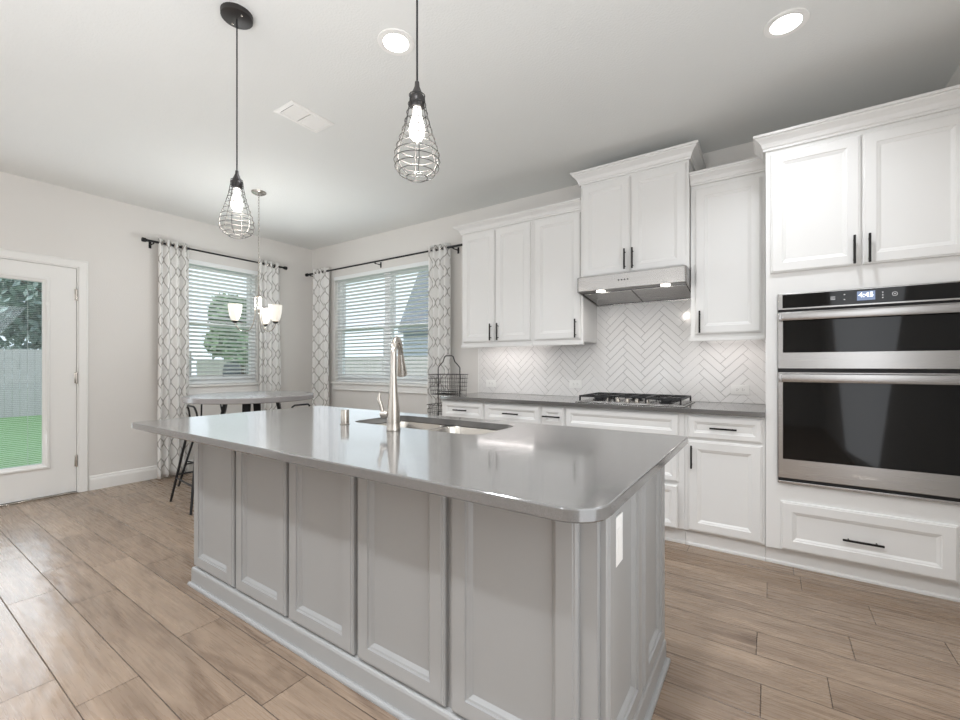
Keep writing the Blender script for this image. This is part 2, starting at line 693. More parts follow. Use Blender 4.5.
# ------------------------------------------------------------------ room shell
H = 2.838
XR = 6.258          # right wall
YB = -8.2           # wall behind the camera


def wall_with_holes(bm, axis, a, b, u0, u1, z0, z1, holes):
    """solid wall between planes a and b of axis, cut by rectangular holes [(u0,u1,v0,v1)]"""
    us = sorted({u0, u1, *[h[0] for h in holes], *[h[1] for h in holes]})
    vs = sorted({z0, z1, *[h[2] for h in holes], *[h[3] for h in holes]})
    for i in range(len(us) - 1):
        for j in range(len(vs) - 1):
            uc, vc = (us[i] + us[i + 1]) / 2, (vs[j] + vs[j + 1]) / 2
            if any(h[0] < uc < h[1] and h[2] < vc < h[3] for h in holes):
                continue
            if axis == 'y':
                box(bm, us[i], us[i + 1], a, b, vs[j], vs[j + 1])
            else:
                box(bm, a, b, us[i], us[i + 1], vs[j], vs[j + 1])
    bmesh.ops.remove_doubles(bm, verts=bm.verts, dist=1e-5)
    # drop the inner faces shared by two blocks
    seen = {}
    for f in list(bm.faces):
        k = frozenset(f.verts)
        seen.setdefault(k, []).append(f)
    dead = [f for fs in seen.values() if len(fs) > 1 for f in fs]
    bmesh.ops.delete(bm, geom=dead, context='FACES')


KW = (.50, 2.40, .975, 2.39)       # kitchen-wall window opening
LW = (-1.68, -.78, .975, 2.39)     # left-wall window opening
LD = (-3.43, -2.485, 0.0, 2.125)   # door opening

bm = B()
box(bm, -.02, XR, YB, 0, -.1, 0)
struct('floor', bm, M_floor, origin=(0, 0, 0))
bm = B()
box(bm, -.15, XR + .15, YB - .15, .15, H, H + .12)
struct('ceiling', bm, M_ceil, origin=(0, 0, H))
bm = B()
wall_with_holes(bm, 'y', 0, .15, -.15, XR + .15, -.1, H, [KW])
struct('wall_back', bm, M_wall, origin=(0, 0, 0))
bm = B()
wall_with_holes(bm, 'x', -.15, 0, YB, 0, -.1, H, [LW, LD])
struct('wall_left', bm, M_wall, origin=(0, 0, 0))
bm = B()
box(bm, XR, XR + .15, YB, 0, -.1, H)
struct('wall_right', bm, M_wall)
bm = B()
box(bm, -.15, XR + .15, YB - .15, YB, -.1, H)
struct('wall_front', bm, M_wall)

BASEP = [(0, 0), (.016, 0), (.016, .095), (.013, .108), (.010, .112), (.009, .128), (.004, .136), (0, .138)]
bm = B()
sweep(bm, [(0, -2.418), (0, 0), (2.845, 0)], BASEP, side=1)
struct('baseboard_left', bm, M_trim)
bm = B()
sweep(bm, [(0, YB), (0, -3.497)], BASEP, side=1)
struct('baseboard_front', bm, M_trim)


# ------------------------------------------------------------------ windows
def window(name, axis, hole, side, n_units, sign):
    """axis plane 0, opening hole, outside in direction +side"""
    u0, u1, v0, v1 = hole
    f = lambda a: a

    def bx(bm, ua, ub, da, db, va, vb, bev=.003):
        if axis == 'y':
            box(bm, ua, ub, da * side, db * side, va, vb, bev)
        else:
            box(bm, da * side, db * side, ua, ub, va, vb, bev)
    bm = B()
    e = .0015
    fw = .045
    bx(bm, u0 + e, u0 + fw, .055, .14, v0 + e, v1 - e)
    bx(bm, u1 - fw, u1 - e, .055, .14, v0 + e, v1 - e)
    bx(bm, u0 + fw, u1 - fw, .055, .14, v1 - fw, v1 - e)
    bx(bm, u0 + fw, u1 - fw, .055, .14, v0 + e, v0 + fw)
    uw = (u1 - u0) / n_units
    for k in range(1, n_units):
        um = u0 + uw * k
        bx(bm, um - .045, um + .045, .055, .14, v0 + fw, v1 - fw)
    fr = struct(name, bm, M_vinyl)
    vm = 1.675
    for k in range(n_units):
        a = u0 + uw * k + (fw if k == 0 else .045) + .001
        b = u0 + uw * (k + 1) - (fw if k == n_units - 1 else .045) - .001
        for (lo, hi, dd) in ((v0 + fw + .001, vm + .02, .062), (vm - .02, v1 - fw - .001, .098)):
            bm = B()
            s = .032
            bx(bm, a, a + s, dd, dd + .033, lo, hi)
            bx(bm, b - s, b, dd, dd + .033, lo, hi)
            bx(bm, a + s, b - s, dd, dd + .033, lo, lo + s + .008)
            bx(bm, a + s, b - s, dd, dd + .033, hi - s, hi)
            sh = obj('window_sash', bm, M_vinyl, fr)
            bm = B()
            bx(bm, a + s - .002, b - s + .002, dd + .013, dd + .019, lo + s, hi - s + .002, 0)
            obj('glass_pane', bm, M_glass, sh)
    # stool and apron
    bm = B()
    bx(bm, u0 - .045, u1 + .045, -.045, .0, v0 - .024, v0 - .001, .006)
    bx(bm, u0 + .0015, u1 - .0015, .0, .054, v0 + .0005, v0 + .004, 0)
    obj('window_sill', bm, M_trim, fr)
    bm = B()
    bx(bm, u0 - .03, u1 + .03, -.018, -.0005, v0 - .105, v0 - .025, .004)
    bx(bm, u0 - .03, u1 + .03, -.024, -.018, v0 - .105, v0 - .09, .003)
    obj('window_apron', bm, M_trim, fr)
    return fr


window('window_1', 'y', KW, 1, 2, 1)
window('window_2', 'x', LW, -1, 1, 1)


def blind(name, axis, hole, side, label, tilt=8):
    u0, u1, v0, v1 = hole
    u0 += .012
    u1 -= .012
    uc = (u0 + u1) / 2
    L3 = lambda u, d, z: Vector((u, d * side, z)) if axis == 'y' else Vector((d * side, u, z))

    def bx(bm, ua, ub, da, db, va, vb, bev=.002):
        if axis == 'y':
            box(bm, ua, ub, da * side, db * side, va, vb, bev)
        else:
            box(bm, da * side, db * side, ua, ub, va, vb, bev)
    r = root(name, L3(uc, .025, v0 + .006), label, 'window blind')
    bm = B()
    bx(bm, u0, u1, -.004, .050, v1 - .045, v1 - .003)
    bx(bm, u0 - .006, u1 + .006, -.014, -.005, v1 - .052, v1 - .002, .003)
    obj('headrail', bm, M_slat, r)
    bm = B()
    bx(bm, u0, u1, .002, .050, v0 + .008, v0 + .024, .004)
    obj('bottom_rail', bm, M_slat, r)
    bm = B()
    z = v0 + .055
    t = math.radians(tilt)
    while z < v1 - .055:
        c = .026
        hw = .0245
        # slightly crowned slat, tilted
        top = []
        bot = []
        for q in (-1, -.4, .4, 1):
            d = c + q * hw * math.cos(t)
            zz = z - q * hw * math.sin(t) + .0022 * (1 - q * q)
            top.append((d, zz + .0013))
            bot.append((d, zz - .0013))
        prof = top + bot[::-1]
        rings(bm, [[L3(u0 + .002, d, zz) for d, zz in prof], [L3(u1 - .002, d, zz) for d, zz in prof]])
        z += .0455
    obj('slats', bm, M_slat, r)
    bm = B()
    n = 2 if (u1 - u0) < 1.2 else 4
    for k in range(n):
        uu = u0 + .13 + (u1 - u0 - .26) * k / (n - 1)
        for d in (.0, .052):
            cyl(bm, L3(uu, d, v0 + .02), L3(uu, d, v1 - .06), .0012, 6)
    obj('ladder_cord', bm, M_cordw, r)
    bm = B()
    uu = u0 + .06
    cyl(bm, L3(uu, -.012, v1 - .08), L3(uu, -.014, v1 - .62), .004, 8)
    obj('tilt_wand', bm, M_plastic, r)
    return r


blind('window_blind', 'y', KW, 1, 'wide white slatted blind in the double window right of the room corner', 15)
blind('window_blind', 'x', LW, -1, 'narrow white slatted blind in the window behind the small chandelier', 22)


# ------------------------------------------------------------------ curtain rods and curtains
def rod(axis, side, d, z, u0, u1, brackets, label, sleeves):
    L3 = lambda u, dd, zz: Vector((u, dd * side, zz)) if axis == 'y' else Vector((dd * side, u, zz))
    r = root('curtain_rod', L3((u0 + u1) / 2, d, z), label, 'curtain rod')
    bm = B()
    cyl(bm, L3(u0, d, z), L3(u1, d, z), .0095, 12)
    for a, b in sleeves:
        cyl(bm, L3(a, d, z), L3(b, d, z), .0125, 12)
    obj('pole', bm, M_blackm, r, True)
    for u, sg in ((u0, -1), (u1, 1)):
        bm = B()
        tube(bm, [L3(u, d, z), L3(u + sg * .004, d, z), L3(u + sg * .006, d, z), L3(u + sg * .018, d, z), L3(u + sg * .020, d, z), L3(u + sg * .05, d, z), L3(u + sg * .052, d, z)],
             [.012, .012, .016, .016, .022, .022, .018], 16)
        obj('finial', bm, M_blackm, r, True)
    for u in brackets:
        bm = B()
        cyl(bm, L3(u, .001, z - .02), L3(u, d, z - .02), .006, 8)
        tube(bm, [L3(u, d - .014, z - .01), L3(u, d, z - .021), L3(u, d + .014, z - .01)], .005, 8)
        box_ = L3(u, .004, z - .02)
        if axis == 'y':
            box(bm, u - .012, u + .012, -.001 * -side, .006 * side, z - .055, z + .015, .002)
        else:
            box(bm, .001 * side, .006 * side, u - .012, u + .012, z - .055, z + .015, .002)
        obj('bracket', bm, M_blackm, r)
    return r


rod('y', -1, .10, 2.462, .062, 2.74, (.10, 1.40, 2.60), 'long black curtain rod over the double window right of the corner', ((.062, .50), (2.35, 2.74)))
rod('x', 1, .10, 2.480, -1.98, -.50, (-1.93, -.62), 'short black curtain rod over the window left of the corner', ((-1.98, -1.60), (-.83, -.50)))


def curtain(axis, side, d, u0, u1, ztop, zbot, folds, label, ph=0.):
    L3 = lambda u, dd, zz: Vector((u, dd * side, zz)) if axis == 'y' else Vector((dd * side, u, zz))
    r = root('curtain', L3((u0 + u1) / 2, d, zbot), label, 'curtain')
    bm = B()
    uvl = bm.loops.layers.uv.new('UVMap')
    nu, nz = folds * 16, 40
    grid = []
    lens = []
    for j in range(nz + 1):
        t = j / nz
        z = zbot + (ztop - zbot) * t
        row, ls, acc, last = [], [], 0, None
        for i in range(nu + 1):
            s = i / nu
            wob = .012 * math.sin(3.1 * (1 - t) + 5 * s + ph) * (1 - t)
            u = u0 + (u1 - u0) * s + wob + .006 * math.sin(9 * s + ph)
            amp = .034 * (.9 + .15 * math.sin(2.3 * t + s * 4 + ph))
            dd = d + amp * math.sin(2 * PI * folds * s + .25 * math.sin(4 * t + ph)) + .006 * math.sin(13 * s + 3 * t)
            p = L3(u, dd, z)
            if last is not None:
                acc += (p - last).length
            last = p
            row.append(bm.verts.new(p))
            ls.append(acc)
        grid.append(row)
        lens.append(ls)
    for j in range(nz):
        for i in range(nu):
            f = bm.faces.new((grid[j][i], grid[j][i + 1], grid[j + 1][i + 1], grid[j + 1][i]))
            f.smooth = True
            for lp, (jj, ii) in zip(f.loops, ((j, i), (j, i + 1), (j + 1, i + 1), (j + 1, i))):
                z = zbot + (ztop - zbot) * jj / nz
                lp[uvl].uv = (lens[nz // 2][ii] / .115 + ph, z / .215)
    c = obj('fabric', bm, M_curtain, r)
    md = c.modifiers.new('thick', 'SOLIDIFY')
    md.thickness = .0025
    # metal grommet rings where the rod passes
    for k in range(folds * 2):
        s = (k + .5) / (folds * 2) - .25 / folds + .0
        s = (k) / (folds * 2) + .0
        if s <= .02:
            continue
        bm = B()
        cx = L3(u0 + (u1 - u0) * s, d, ztop - .045)
        if axis == 'y':
            pts = [cx + Vector((.0, math.cos(a) * .021, math.sin(a) * .021)) for a in [2 * PI * q / 16 for q in range(16)]]
        else:
            pts = [cx + Vector((math.cos(a) * .021, .0, math.sin(a) * .021)) for a in [2 * PI * q / 16 for q in range(16)]]
        tube(bm, pts, .004, 6, closed=True)
        obj('grommet', bm, M_nickel, r, True)
    return r


curtain('y', -1, .10, .19, .50, 2.51, .015, 4, 'white trellis patterned curtain right beside the room corner, at the wide window', .3)
curtain('y', -1, .10, 2.26, 2.56, 2.51, .015, 4, 'white trellis patterned curtain nearest the white kitchen cupboards', 1.4)
curtain('x', 1, .10, -1.895, -1.60, 2.525, .015, 4, 'white trellis patterned curtain hanging between the glazed door and the window', 2.2)
curtain('x', 1, .10, -.83, -.545, 2.525, .015, 4, 'white trellis patterned curtain behind the lit chandelier, left of the corner', .9)


# ------------------------------------------------------------------ glazed door
bm = B()
y0, y1, z0, z1 = LD
# jamb lining and stop
box(bm, -.149, -.001, y1 - .018, y1 - .001, .002, z1 - .001)
box(bm, -.149, -.001, y0 + .001, y0 + .018, .002, z1 - .001)
box(bm, -.149, -.001, y0 + .018, y1 - .018, z1 - .018, z1 - .001)
d1 = struct('door_1', bm, M_trim)
CAS = [(0, 0), (.058, 0), (.062, .004), (.066, .013), (.060, .018), (.050, .015), (.020, .012), (.010, .010), (.004, .010), (0, .006)]
bm = B()
# casing legs and head with a shallow stepped profile, built as mitred frame
outer = [(y1 + .066, .001), (y1 + .066, z1 + .066), (y0 - .066, z1 + .066), (y0 - .066, .001)]
steps = [(0.0, .0005), (0.0, .010), (.012, .012), (.048, .016), (.056, .019), (.062, .017), (.066, .012), (.066, .0005)]
rr = []
for o_, h in steps:
    rr.append([Vector((h, y1 - .006 + o_, .001)), Vector((h, y1 - .006 + o_, z1 - .006 + o_)), Vector((h, y0 + .006 - o_, z1 - .006 + o_)), Vector((h, y0 + .006 - o_, .001))])
vr = [[bm.verts.new(p) for p in r_] for r_ in rr]
for a in range(len(vr)):
    b_ = (a + 1) % len(vr)
    for k in range(3):
        bm.faces.new((vr[a][k], vr[a][k + 1], vr[b_][k + 1], vr[b_][k]))
bm.faces.new([v[0] for v in vr])
bm.faces.new([v[3] for v in vr][::-1])
obj('door_casing', bm, M_trim, d1)
ly0, ly1, lz0, lz1 = y0 + .021, y1 - .021, .018, z1 - .021
gy0, gy1, gz0, gz1 = ly0 + .215, ly1 - .215, .30, 1.955
bm = B()
rr = [[(-.052, ly0, lz0), (-.052, ly1, lz0), (-.052, ly1, lz1), (-.052, ly0, lz1)],
      [(-.008, ly0, lz0), (-.008, ly1, lz0), (-.008, ly1, lz1), (-.008, ly0, lz1)],
      [(-.008, gy0, gz0), (-.008, gy1, gz0), (-.008, gy1, gz1), (-.008, gy0, gz1)],
      [(-.052, gy0, gz0), (-.052, gy1, gz0), (-.052, gy1, gz1), (-.052, gy0, gz1)]]
vr = [[bm.verts.new(p) for p in r_] for r_ in rr]
for a in range(4):
    b_ = (a + 1) % 4
    for k in range(4):
        j = (k + 1) % 4
        bm.faces.new((vr[a][k], vr[a][j], vr[b_][j], vr[b_][k]))
leaf = obj('door_leaf', bm, M_trim, d1)
bm = B()
rr = []
for ins, h in ((-.034, -.0075), (-.034, .001), (-.028, .005), (-.014, .006), (-.006, .001), (.012, -.004), (.014, -.016), (.014, -.02), (0.0, -.02), (0.0, -.0075)):
    rr.append([Vector((h, gy0 + ins, gz0 + ins)), Vector((h, gy1 - ins, gz0 + ins)), Vector((h, gy1 - ins, gz1 - ins)), Vector((h, gy0 + ins, gz1 - ins))])
vr = [[bm.verts.new(p) for p in r_] for r_ in rr]
for a in range(len(vr)):
    b_ = (a + 1) % len(vr)
    for k in range(4):
        j = (k + 1) % 4
        bm.faces.new((vr[a][k], vr[a][j], vr[b_][j], vr[b_][k]))
obj('glazing_frame', bm, M_trim, leaf)
bm = B()
box(bm, -.027, -.023, gy0 + .001, gy1 - .001, gz0 + .001, gz1 - .001)
box(bm, -.049, -.045, gy0 + .001, gy1 - .001, gz0 + .001, gz1 - .001)
obj('glass_pane', bm, M_glass, leaf)
bm = B()
z = gz0 + .02
while z < gz1 - .02:
    box(bm, -.0415, -.0305, gy0 + .012, gy1 - .012, z, z + .0007)
    z += .0165
box(bm, -.043, -.029, gy0 + .01, gy1 - .01, gz0 + .003, gz0 + .014)
box(bm, -.043, -.029, gy0 + .01, gy1 - .01, gz1 - .016, gz1 - .003)
for yy in (gy0 + .12, gy1 - .10):
    cyl(bm, (-.029, yy, gz0 + .01), (-.029, yy, gz1 - .01), .0012, 6)
obj('enclosed_blind', bm, M_slat, leaf)
bm = B()
box(bm, .0065, .012, gy1 + .004, gy1 + .02, gz1 - .22, gz1 - .19, .002)
cyl(bm, (.008, gy1 + .012, gz0 + .2), (.008, gy1 + .012, gz1 - .02), .0022, 6)
obj('blind_slider', bm, M_plastic, leaf)
for hz in (1.86, 1.08, .30):
    bm = B()
    cyl(bm, (-.001, y1 - .0195, hz - .05), (-.001, y1 - .0195, hz + .05), .0075, 10)
    lathe(bm, [(.002, -.058), (.005, -.055), (.0085, -.05), (.0085, -.048)], (-.001, y1 - .0195, hz), 10)
    lathe(bm, [(.0085, .048), (.0085, .05), (.005, .055), (.002, .058)], (-.001, y1 - .0195, hz), 10)
    box(bm, -.007, -.003, y1 - .034, y1 - .021, hz - .05, hz + .05, .001)
    obj('hinge', bm, M_nickel, d1, True)
bm = B()
box(bm, -.14, .012, y0 + .019, y1 - .019, .001, .014, .003)
obj('threshold', bm, M_nickel, d1)


# ------------------------------------------------------------------ cabinet helpers
def bar_pull(parent, face_y, u, v, length, vertical=True, name='handle'):
    """black bar pull on a face looking to -y"""
    bm = B()
    yy = face_y - .030
    hl = length / 2
    if vertical:
        box(bm, u - .0055, u + .0055, yy - .0055, yy + .0055, v - hl, v + hl, .002)
        for s in (-1, 1):
            cyl(bm, (u, yy, v + s * hl * .68), (u, face_y + .0005, v + s * hl * .68), .004, 8)
    else:
        box(bm, u - hl, u + hl, yy - .0055, yy + .0055, v - .0055, v + .0055, .002)
        for s in (-1, 1):
            cyl(bm, (u + s * hl * .68, yy, v), (u + s * hl * .68, face_y + .0005, v), .004, 8)
    return obj(name, bm, M_dark, parent, True)


def door(parent, yf, x0, x1, z0, z1, handle=None, prof=DOOR, name='door', vlen=.155):
    bm = B()
    panel(bm, 'y', yf, -1, x0, x1, z0, z1, prof)
    d = obj(name, bm, M_cab, parent)
    if handle:
        bar_pull(d, yf - .020, handle[0], handle[1], vlen, handle[2])
    return d


def crown_prof(zb, hgt=.10, out=.062):
    k = hgt / .10
    q = out / .062
    return [(.000, zb), (.012 * q, zb), (.012 * q, zb + .014 * k), (.018 * q, zb + .020 * k), (.020 * q, zb + .030 * k), (.026 * q, zb + .046 * k), (.038 * q, zb + .062 * k),
            (.050 * q, zb + .074 * k), (.052 * q, zb + .082 * k), (.062 * q, zb + .084 * k), (.062 * q, zb + .100 * k), (.000, zb + .100 * k)]


def carcass(name, x0, x1, y1_, y0_, z0, z1, label, cat='cabinet', m=None, group=None):
    r = root(name, ((x0 + x1) / 2, (y1_ + y0_) / 2, z0), label, cat, group)
    bm = B()
    box(bm, x0, x1, y1_, y0_, z0, z1, .0015, 1)
    obj('body', bm, m or M_cab, r)
    return r


G = .0015
UY = -.345      # carcass front of the wall cupboards
# --- left double wall cupboard
r = carcass('wall_cabinet', 2.905, 3.675 - G, UY, -.002, 1.392, 2.47, 'white two-door wall cupboard at the left end, beside the curtain', 'cabinet')
door(r, UY, 2.925, 3.285, 1.415, 2.452, (3.252, 1.505, True))
door(r, UY, 3.297, 3.655, 1.415, 2.452, (3.330, 1.505, True))
bm = B()
sweep(bm, [(2.905, -.002), (2.905, UY), (3.675 - G, UY)], crown_prof(2.4705, .076, .068), side=-1 * -1)
obj('crown_moulding', bm, M_cab, r)
bm = B()
box(bm, 2.895, 3.675 - G, UY - .010, UY + .012, 1.366, 1.3915, .003)
obj('light_rail', bm, M_cab, r)
# --- single wall cupboard left of hood
r = carcass('wall_cabinet', 3.675, 4.132, UY, -.002, 1.392, 2.47, 'white single-door wall cupboard immediately left of the range hood', 'cabinet')
door(r, UY, 3.700, 4.112, 1.415, 2.452, (4.078, 1.50, True))
bm = B()
sweep(bm, [(3.675, UY), (4.132, UY)], crown_prof(2.4705, .076, .068), side=1)
obj('crown_moulding', bm, M_cab, r)
bm = B()
box(bm, 3.675, 4.136, UY - .010, UY + .012, 1.366, 1.3915, .003)
obj('light_rail', bm, M_cab, r)
# --- cupboard above the hood
HY = -.400
r = carcass('wall_cabinet', 4.134, 4.926, HY, -.002, 1.885, 2.655, 'tall-set white two-door cupboard mounted above the range hood', 'cabinet')
door(r, HY, 4.150, 4.522, 1.898, 2.625, (4.490, 1.998, True))
door(r, HY, 4.534, 4.908, 1.898, 2.625, (4.548, 1.998, True))
bm = B()
sweep(bm, [(4.134, -.002), (4.134, HY), (4.926, HY), (4.926, -.002)], crown_prof(2.6455, .092, .066), side=1)
obj('crown_moulding', bm, M_cab, r)
# --- right wall cupboard
r = carcass('wall_cabinet', 4.930, 5.374, UY, -.002, 1.392, 2.47, 'white single-door wall cupboard between the range hood and oven tower', 'cabinet')
door(r, UY, 4.962, 5.352, 1.415, 2.440, (4.992, 1.50, True))
bm = B()
sweep(bm, [(4.930, UY), (5.374, UY)], crown_prof(2.4705, .080, .064), side=1)
obj('crown_moulding', bm, M_cab, r)
bm = B()
box(bm, 4.915, 5.374, UY - .010, UY + .012, 1.366, 1.3915, .003)
obj('light_rail', bm, M_cab, r)

# --- oven tower: body built as a frame around the oven niche
TY = -.620
r = root('oven_tower_cabinet', (5.815, -.31, 0), 'full-height white tower cupboard housing the double oven', 'cabinet')
bm = B()
tx0, tx1 = 5.378, 6.252
ox0, ox1, oz0, oz1 = 5.437, 6.193, .502, 1.617
box(bm, tx0, ox0, TY, -.002, .105, 2.48)
box(bm, ox1, tx1, TY, -.002, .105, 2.48)
box(bm, ox0, ox1, TY, -.002, oz1, 2.48)
box(bm, ox0, ox1, TY, -.002, .105, oz0)
box(bm, ox0, ox1, -.03, -.002, oz0, oz1)
box(bm, tx0, tx1, -.565, -.002, 0, .105)
obj('body', bm, M_cab, r)
door(r, TY, 5.402, 5.809, 1.744, 2.452, (5.780, 1.825, True))
door(r, TY, 5.817, 6.226, 1.744, 2.452, (5.842, 1.825, True))
door(r, TY, 5.452, 6.176, .115, .397, (5.815, .240, False), DOOR, 'drawer', .17)
bm = B()
sweep(bm, [(5.378, -.44), (5.378, TY), (6.252, TY)], crown_prof(2.4805, .088, .062), side=1)
obj('crown_moulding', bm, M_cab, r)
bm = B()
sweep(bm, [(5.378, -.5655), (6.252, -.5655)], [(0, 0), (.018, 0), (.018, .012), (.012, .018), (.009, .020), (.009, .088), (.005, .094), (0, .096)], side=1)
obj('toe_board', bm, M_cab, r)

# --- base cupboards
BY = -.605


def base(x0, x1, label, fronts, left_end=False):
    r = root('base_cabinet', ((x0 + x1) / 2, -.3, 0), label, 'cabinet')
    bm = B()
    box(bm, x0, x1, BY, -.002, .105, .8825, .001, 1)
    box(bm, x0 + (.03 if left_end else 0), x1, -.565, -.002, 0, .1045)
    obj('body', bm, M_cab, r)
    bm = B()
    sweep(bm, [(x0, -.5655), (x1, -.5655)], [(0, 0), (.018, 0), (.018, .012), (.012, .018), (.009, .020), (.009, .088), (.005, .094), (0, .096)], side=1)
    obj('toe_board', bm, M_cab, r)
    for f in fronts:
        kind, a, b, c, d, hd = f[:6]
        pf = DRAWER if kind == 'drawer' else DOOR
        door(r, BY - (f[6] if len(f) > 6 else 0), a, b, c, d, hd, pf, kind, .15)
    return r


base(2.862, 3.338, 'white base cupboard at the left end of the worktop, beside the wire basket rack',
     [('drawer', 2.885, 3.328, .722, .866, (3.10, .795, False)), ('door', 2.885, 3.328, .115, .706, (3.29, .60, True))], True)
base(3.3395, 3.882, 'white base cupboard second from the left end, with a wide drawer',
     [('drawer', 3.350, 3.872, .722, .866, (3.62, .795, False)), ('door', 3.350, 3.607, .115, .706, (3.58, .60, True)), ('door', 3.615, 3.872, .115, .706, (3.64, .60, True))])
base(3.8835, 4.086, 'narrow white base cupboard just left of the cooktop cupboard',
     [('drawer', 3.893, 4.078, .722, .866, (3.985, .795, False)), ('door', 3.893, 4.078, .115, .706, (4.05, .60, True))])
base(4.0875, 4.930, 'wide white drawer cupboard under the gas cooktop',
     [('drawer', 4.098, 4.892, .722, .866, None), ('drawer', 4.098, 4.892, .418, .706, (4.5, .56, False)), ('drawer', 4.098, 4.892, .115, .402, (4.5, .26, False), .03)])
base(4.9315, 5.3765, 'white base cupboard with one drawer and one door beside the oven tower',
     [('drawer', 4.952, 5.362, .722, .866, (5.155, .795, False)), ('door', 4.952, 5.362, .115, .706, (4.975, .60, True))])


# ------------------------------------------------------------------ worktop and backsplash
def rounded_rect(x0, x1, y0, y1, r, n=8):
    """counter-clockwise; r = radii for corners (x1,y0),(x1,y1),(x0,y1),(x0,y0)"""
    pts = []
    cs = [(x1 - r[0], y0 + r[0], -90, r[0]), (x1 - r[1], y1 - r[1], 0, r[1]), (x0 + r[2], y1 - r[2], 90, r[2]), (x0 + r[3], y0 + r[3], 180, r[3])]
    for cx, cy, a0, rad in cs:
        for k in range(n + 1):
            a = math.radians(a0 + 90 * k / n)
            pts.append((cx + rad * math.cos(a), cy + rad * math.sin(a)))
    return pts


def inset_poly(pts, d):
    n = len(pts)
    out = []
    for i in range(n):
        p0, p1, p2 = Vector(pts[i - 1]), Vector(pts[i]), Vector(pts[(i + 1) % n])
        d1_, d2_ = (p1 - p0), (p2 - p1)
        if d1_.length < 1e-7:
            d1_ = d2_
        if d2_.length < 1e-7:
            d2_ = d1_
        n1 = Vector((-d1_.y, d1_.x)).normalized()
        n2 = Vector((-d2_.y, d2_.x)).normalized()
        m_ = n1 + n2
        m_ = m_ / max(m_.dot(n1), .2)
        out.append((p1.x + m_.x * d, p1.y + m_.y * d))
    return out


def slab(bm, outer, z0, z1, e, hole=None):
    """worktop slab with eased edges; optional hole with the same number of points as outer"""
    o1 = inset_poly(outer, e)
    o2 = inset_poly(outer, e * .3)
    lv = [(o1, z0), (outer, z0 + e), (outer, z1 - e), (o2, z1 - e * .3), (o1, z1)]
    vr = [[bm.verts.new((p[0], p[1], z)) for p in ring] for ring, z in lv]
    n = len(outer)
    for a, b in zip(vr, vr[1:]):
        for i in range(n):
            j = (i + 1) % n
            bm.faces.new((a[i], a[j], b[j], b[i]))
    if hole is None:
        bm.faces.new(vr[-1])
        bm.faces.new(vr[0][::-1])
    else:
        h1 = [bm.verts.new((p[0], p[1], z1)) for p in hole]
        h0 = [bm.verts.new((p[0], p[1], z0)) for p in hole]
        m_ = len(hole)
        for i in range(m_):
            j = (i + 1) % m_
            bm.faces.new((h1[i], h1[j], h0[j], h0[i]))
            bm.faces.new((vr[-1][i], vr[-1][j], h1[j], h1[i]))
            bm.faces.new((vr[0][j], vr[0][i], h0[i], h0[j]))
    return bm


bm = B()
slab(bm, rounded_rect(2.868, 5.376, -.650, -.003, (.002, .002, .002, .012), 4), .8835, .914, .003)
o = obj('kitchen_worktop', bm, M_quartz, None, True, sharp=16)
tagp(o, 'long dark grey quartz worktop along the tiled wall', 'worktop')


def clip(poly, x0, x1, z0, z1):
    def cut(poly, f):
        out = []
        for i in range(len(poly)):
            a, b = poly[i], poly[(i + 1) % len(poly)]
            fa, fb = f(a), f(b)
            if fa >= 0:
                out.append(a)
            if (fa >= 0) != (fb >= 0):
                t = fa / (fa - fb)
                out.append((a[0] + (b[0] - a[0]) * t, a[1] + (b[1] - a[1]) * t))
        return out
    for f in (lambda p: p[0] - x0, lambda p: x1 - p[0], lambda p: p[1] - z0, lambda p: z1 - p[1]):
        poly = cut(poly, f)
        if len(poly) < 3:
            return []
    return poly


def herringbone(x0, x1, regions, W=.0515, gap=.0016):
    """regions: list of (xa, xb, za, zb) rectangles tiled with one continuous 45 degree herringbone"""
    bm = B()
    c = math.cos(PI / 4)
    xc, zc = 4.832, 1.1
    for j in range(-14, 15):
        for k in range(-30, 31):
            bx_, by_ = k + 4 * j, k - 4 * j
            for (a, b, w_, h_) in ((bx_, by_, 4, 1), (bx_ - 1, by_, 1, 4)):
                g = gap / 2 / W
                q = [(a + g, b + g), (a + w_ - g, b + g), (a + w_ - g, b + h_ - g), (a + g, b + h_ - g)]
                e = .0016 / W
                q2 = [(a + g + e, b + g + e), (a + w_ - g - e, b + g + e), (a + w_ - g - e, b + h_ - g - e), (a + g + e, b + h_ - g - e)]
                rot = lambda p: (xc + (p[0] - p[1]) * c * W, zc + (p[0] + p[1]) * c * W)
                P1 = [rot(p) for p in q]
                P2_ = [rot(p) for p in q2]
                if max(p[0] for p in P1) < x0 or min(p[0] for p in P1) > x1:
                    continue
                for (xa, xb, za, zb) in regions:
                    A = clip(P1, xa, xb, za, zb)
                    if len(A) < 3:
                        continue
                    full = all(xa < p[0] < xb and za < p[1] < zb for p in P1)
                    if full:
                        tl = (random.random() - .5) * .0006
                        base_ = [bm.verts.new((p[0], -.0046, p[1])) for p in P1]
                        top = [bm.verts.new((p[0], -.0082 + tl * (1 if i < 2 else -1), p[1])) for i, p in enumerate(P2_)]
                        bm.faces.new(top)
                        for i in range(4):
                            jn = (i + 1) % 4
                            bm.faces.new((base_[i], base_[jn], top[jn], top[i]))
                    else:
                        try:
                            top = [bm.verts.new((p[0], -.0080, p[1])) for p in A]
                            bm.faces.new(top)
                            bt = [bm.verts.new((p[0], -.0046, p[1])) for p in A]
                            for i in range(len(A)):
                                jn = (i + 1) % len(A)
                                bm.faces.new((bt[i], bt[jn], top[jn], top[i]))
                        except ValueError:
                            pass
    return bm


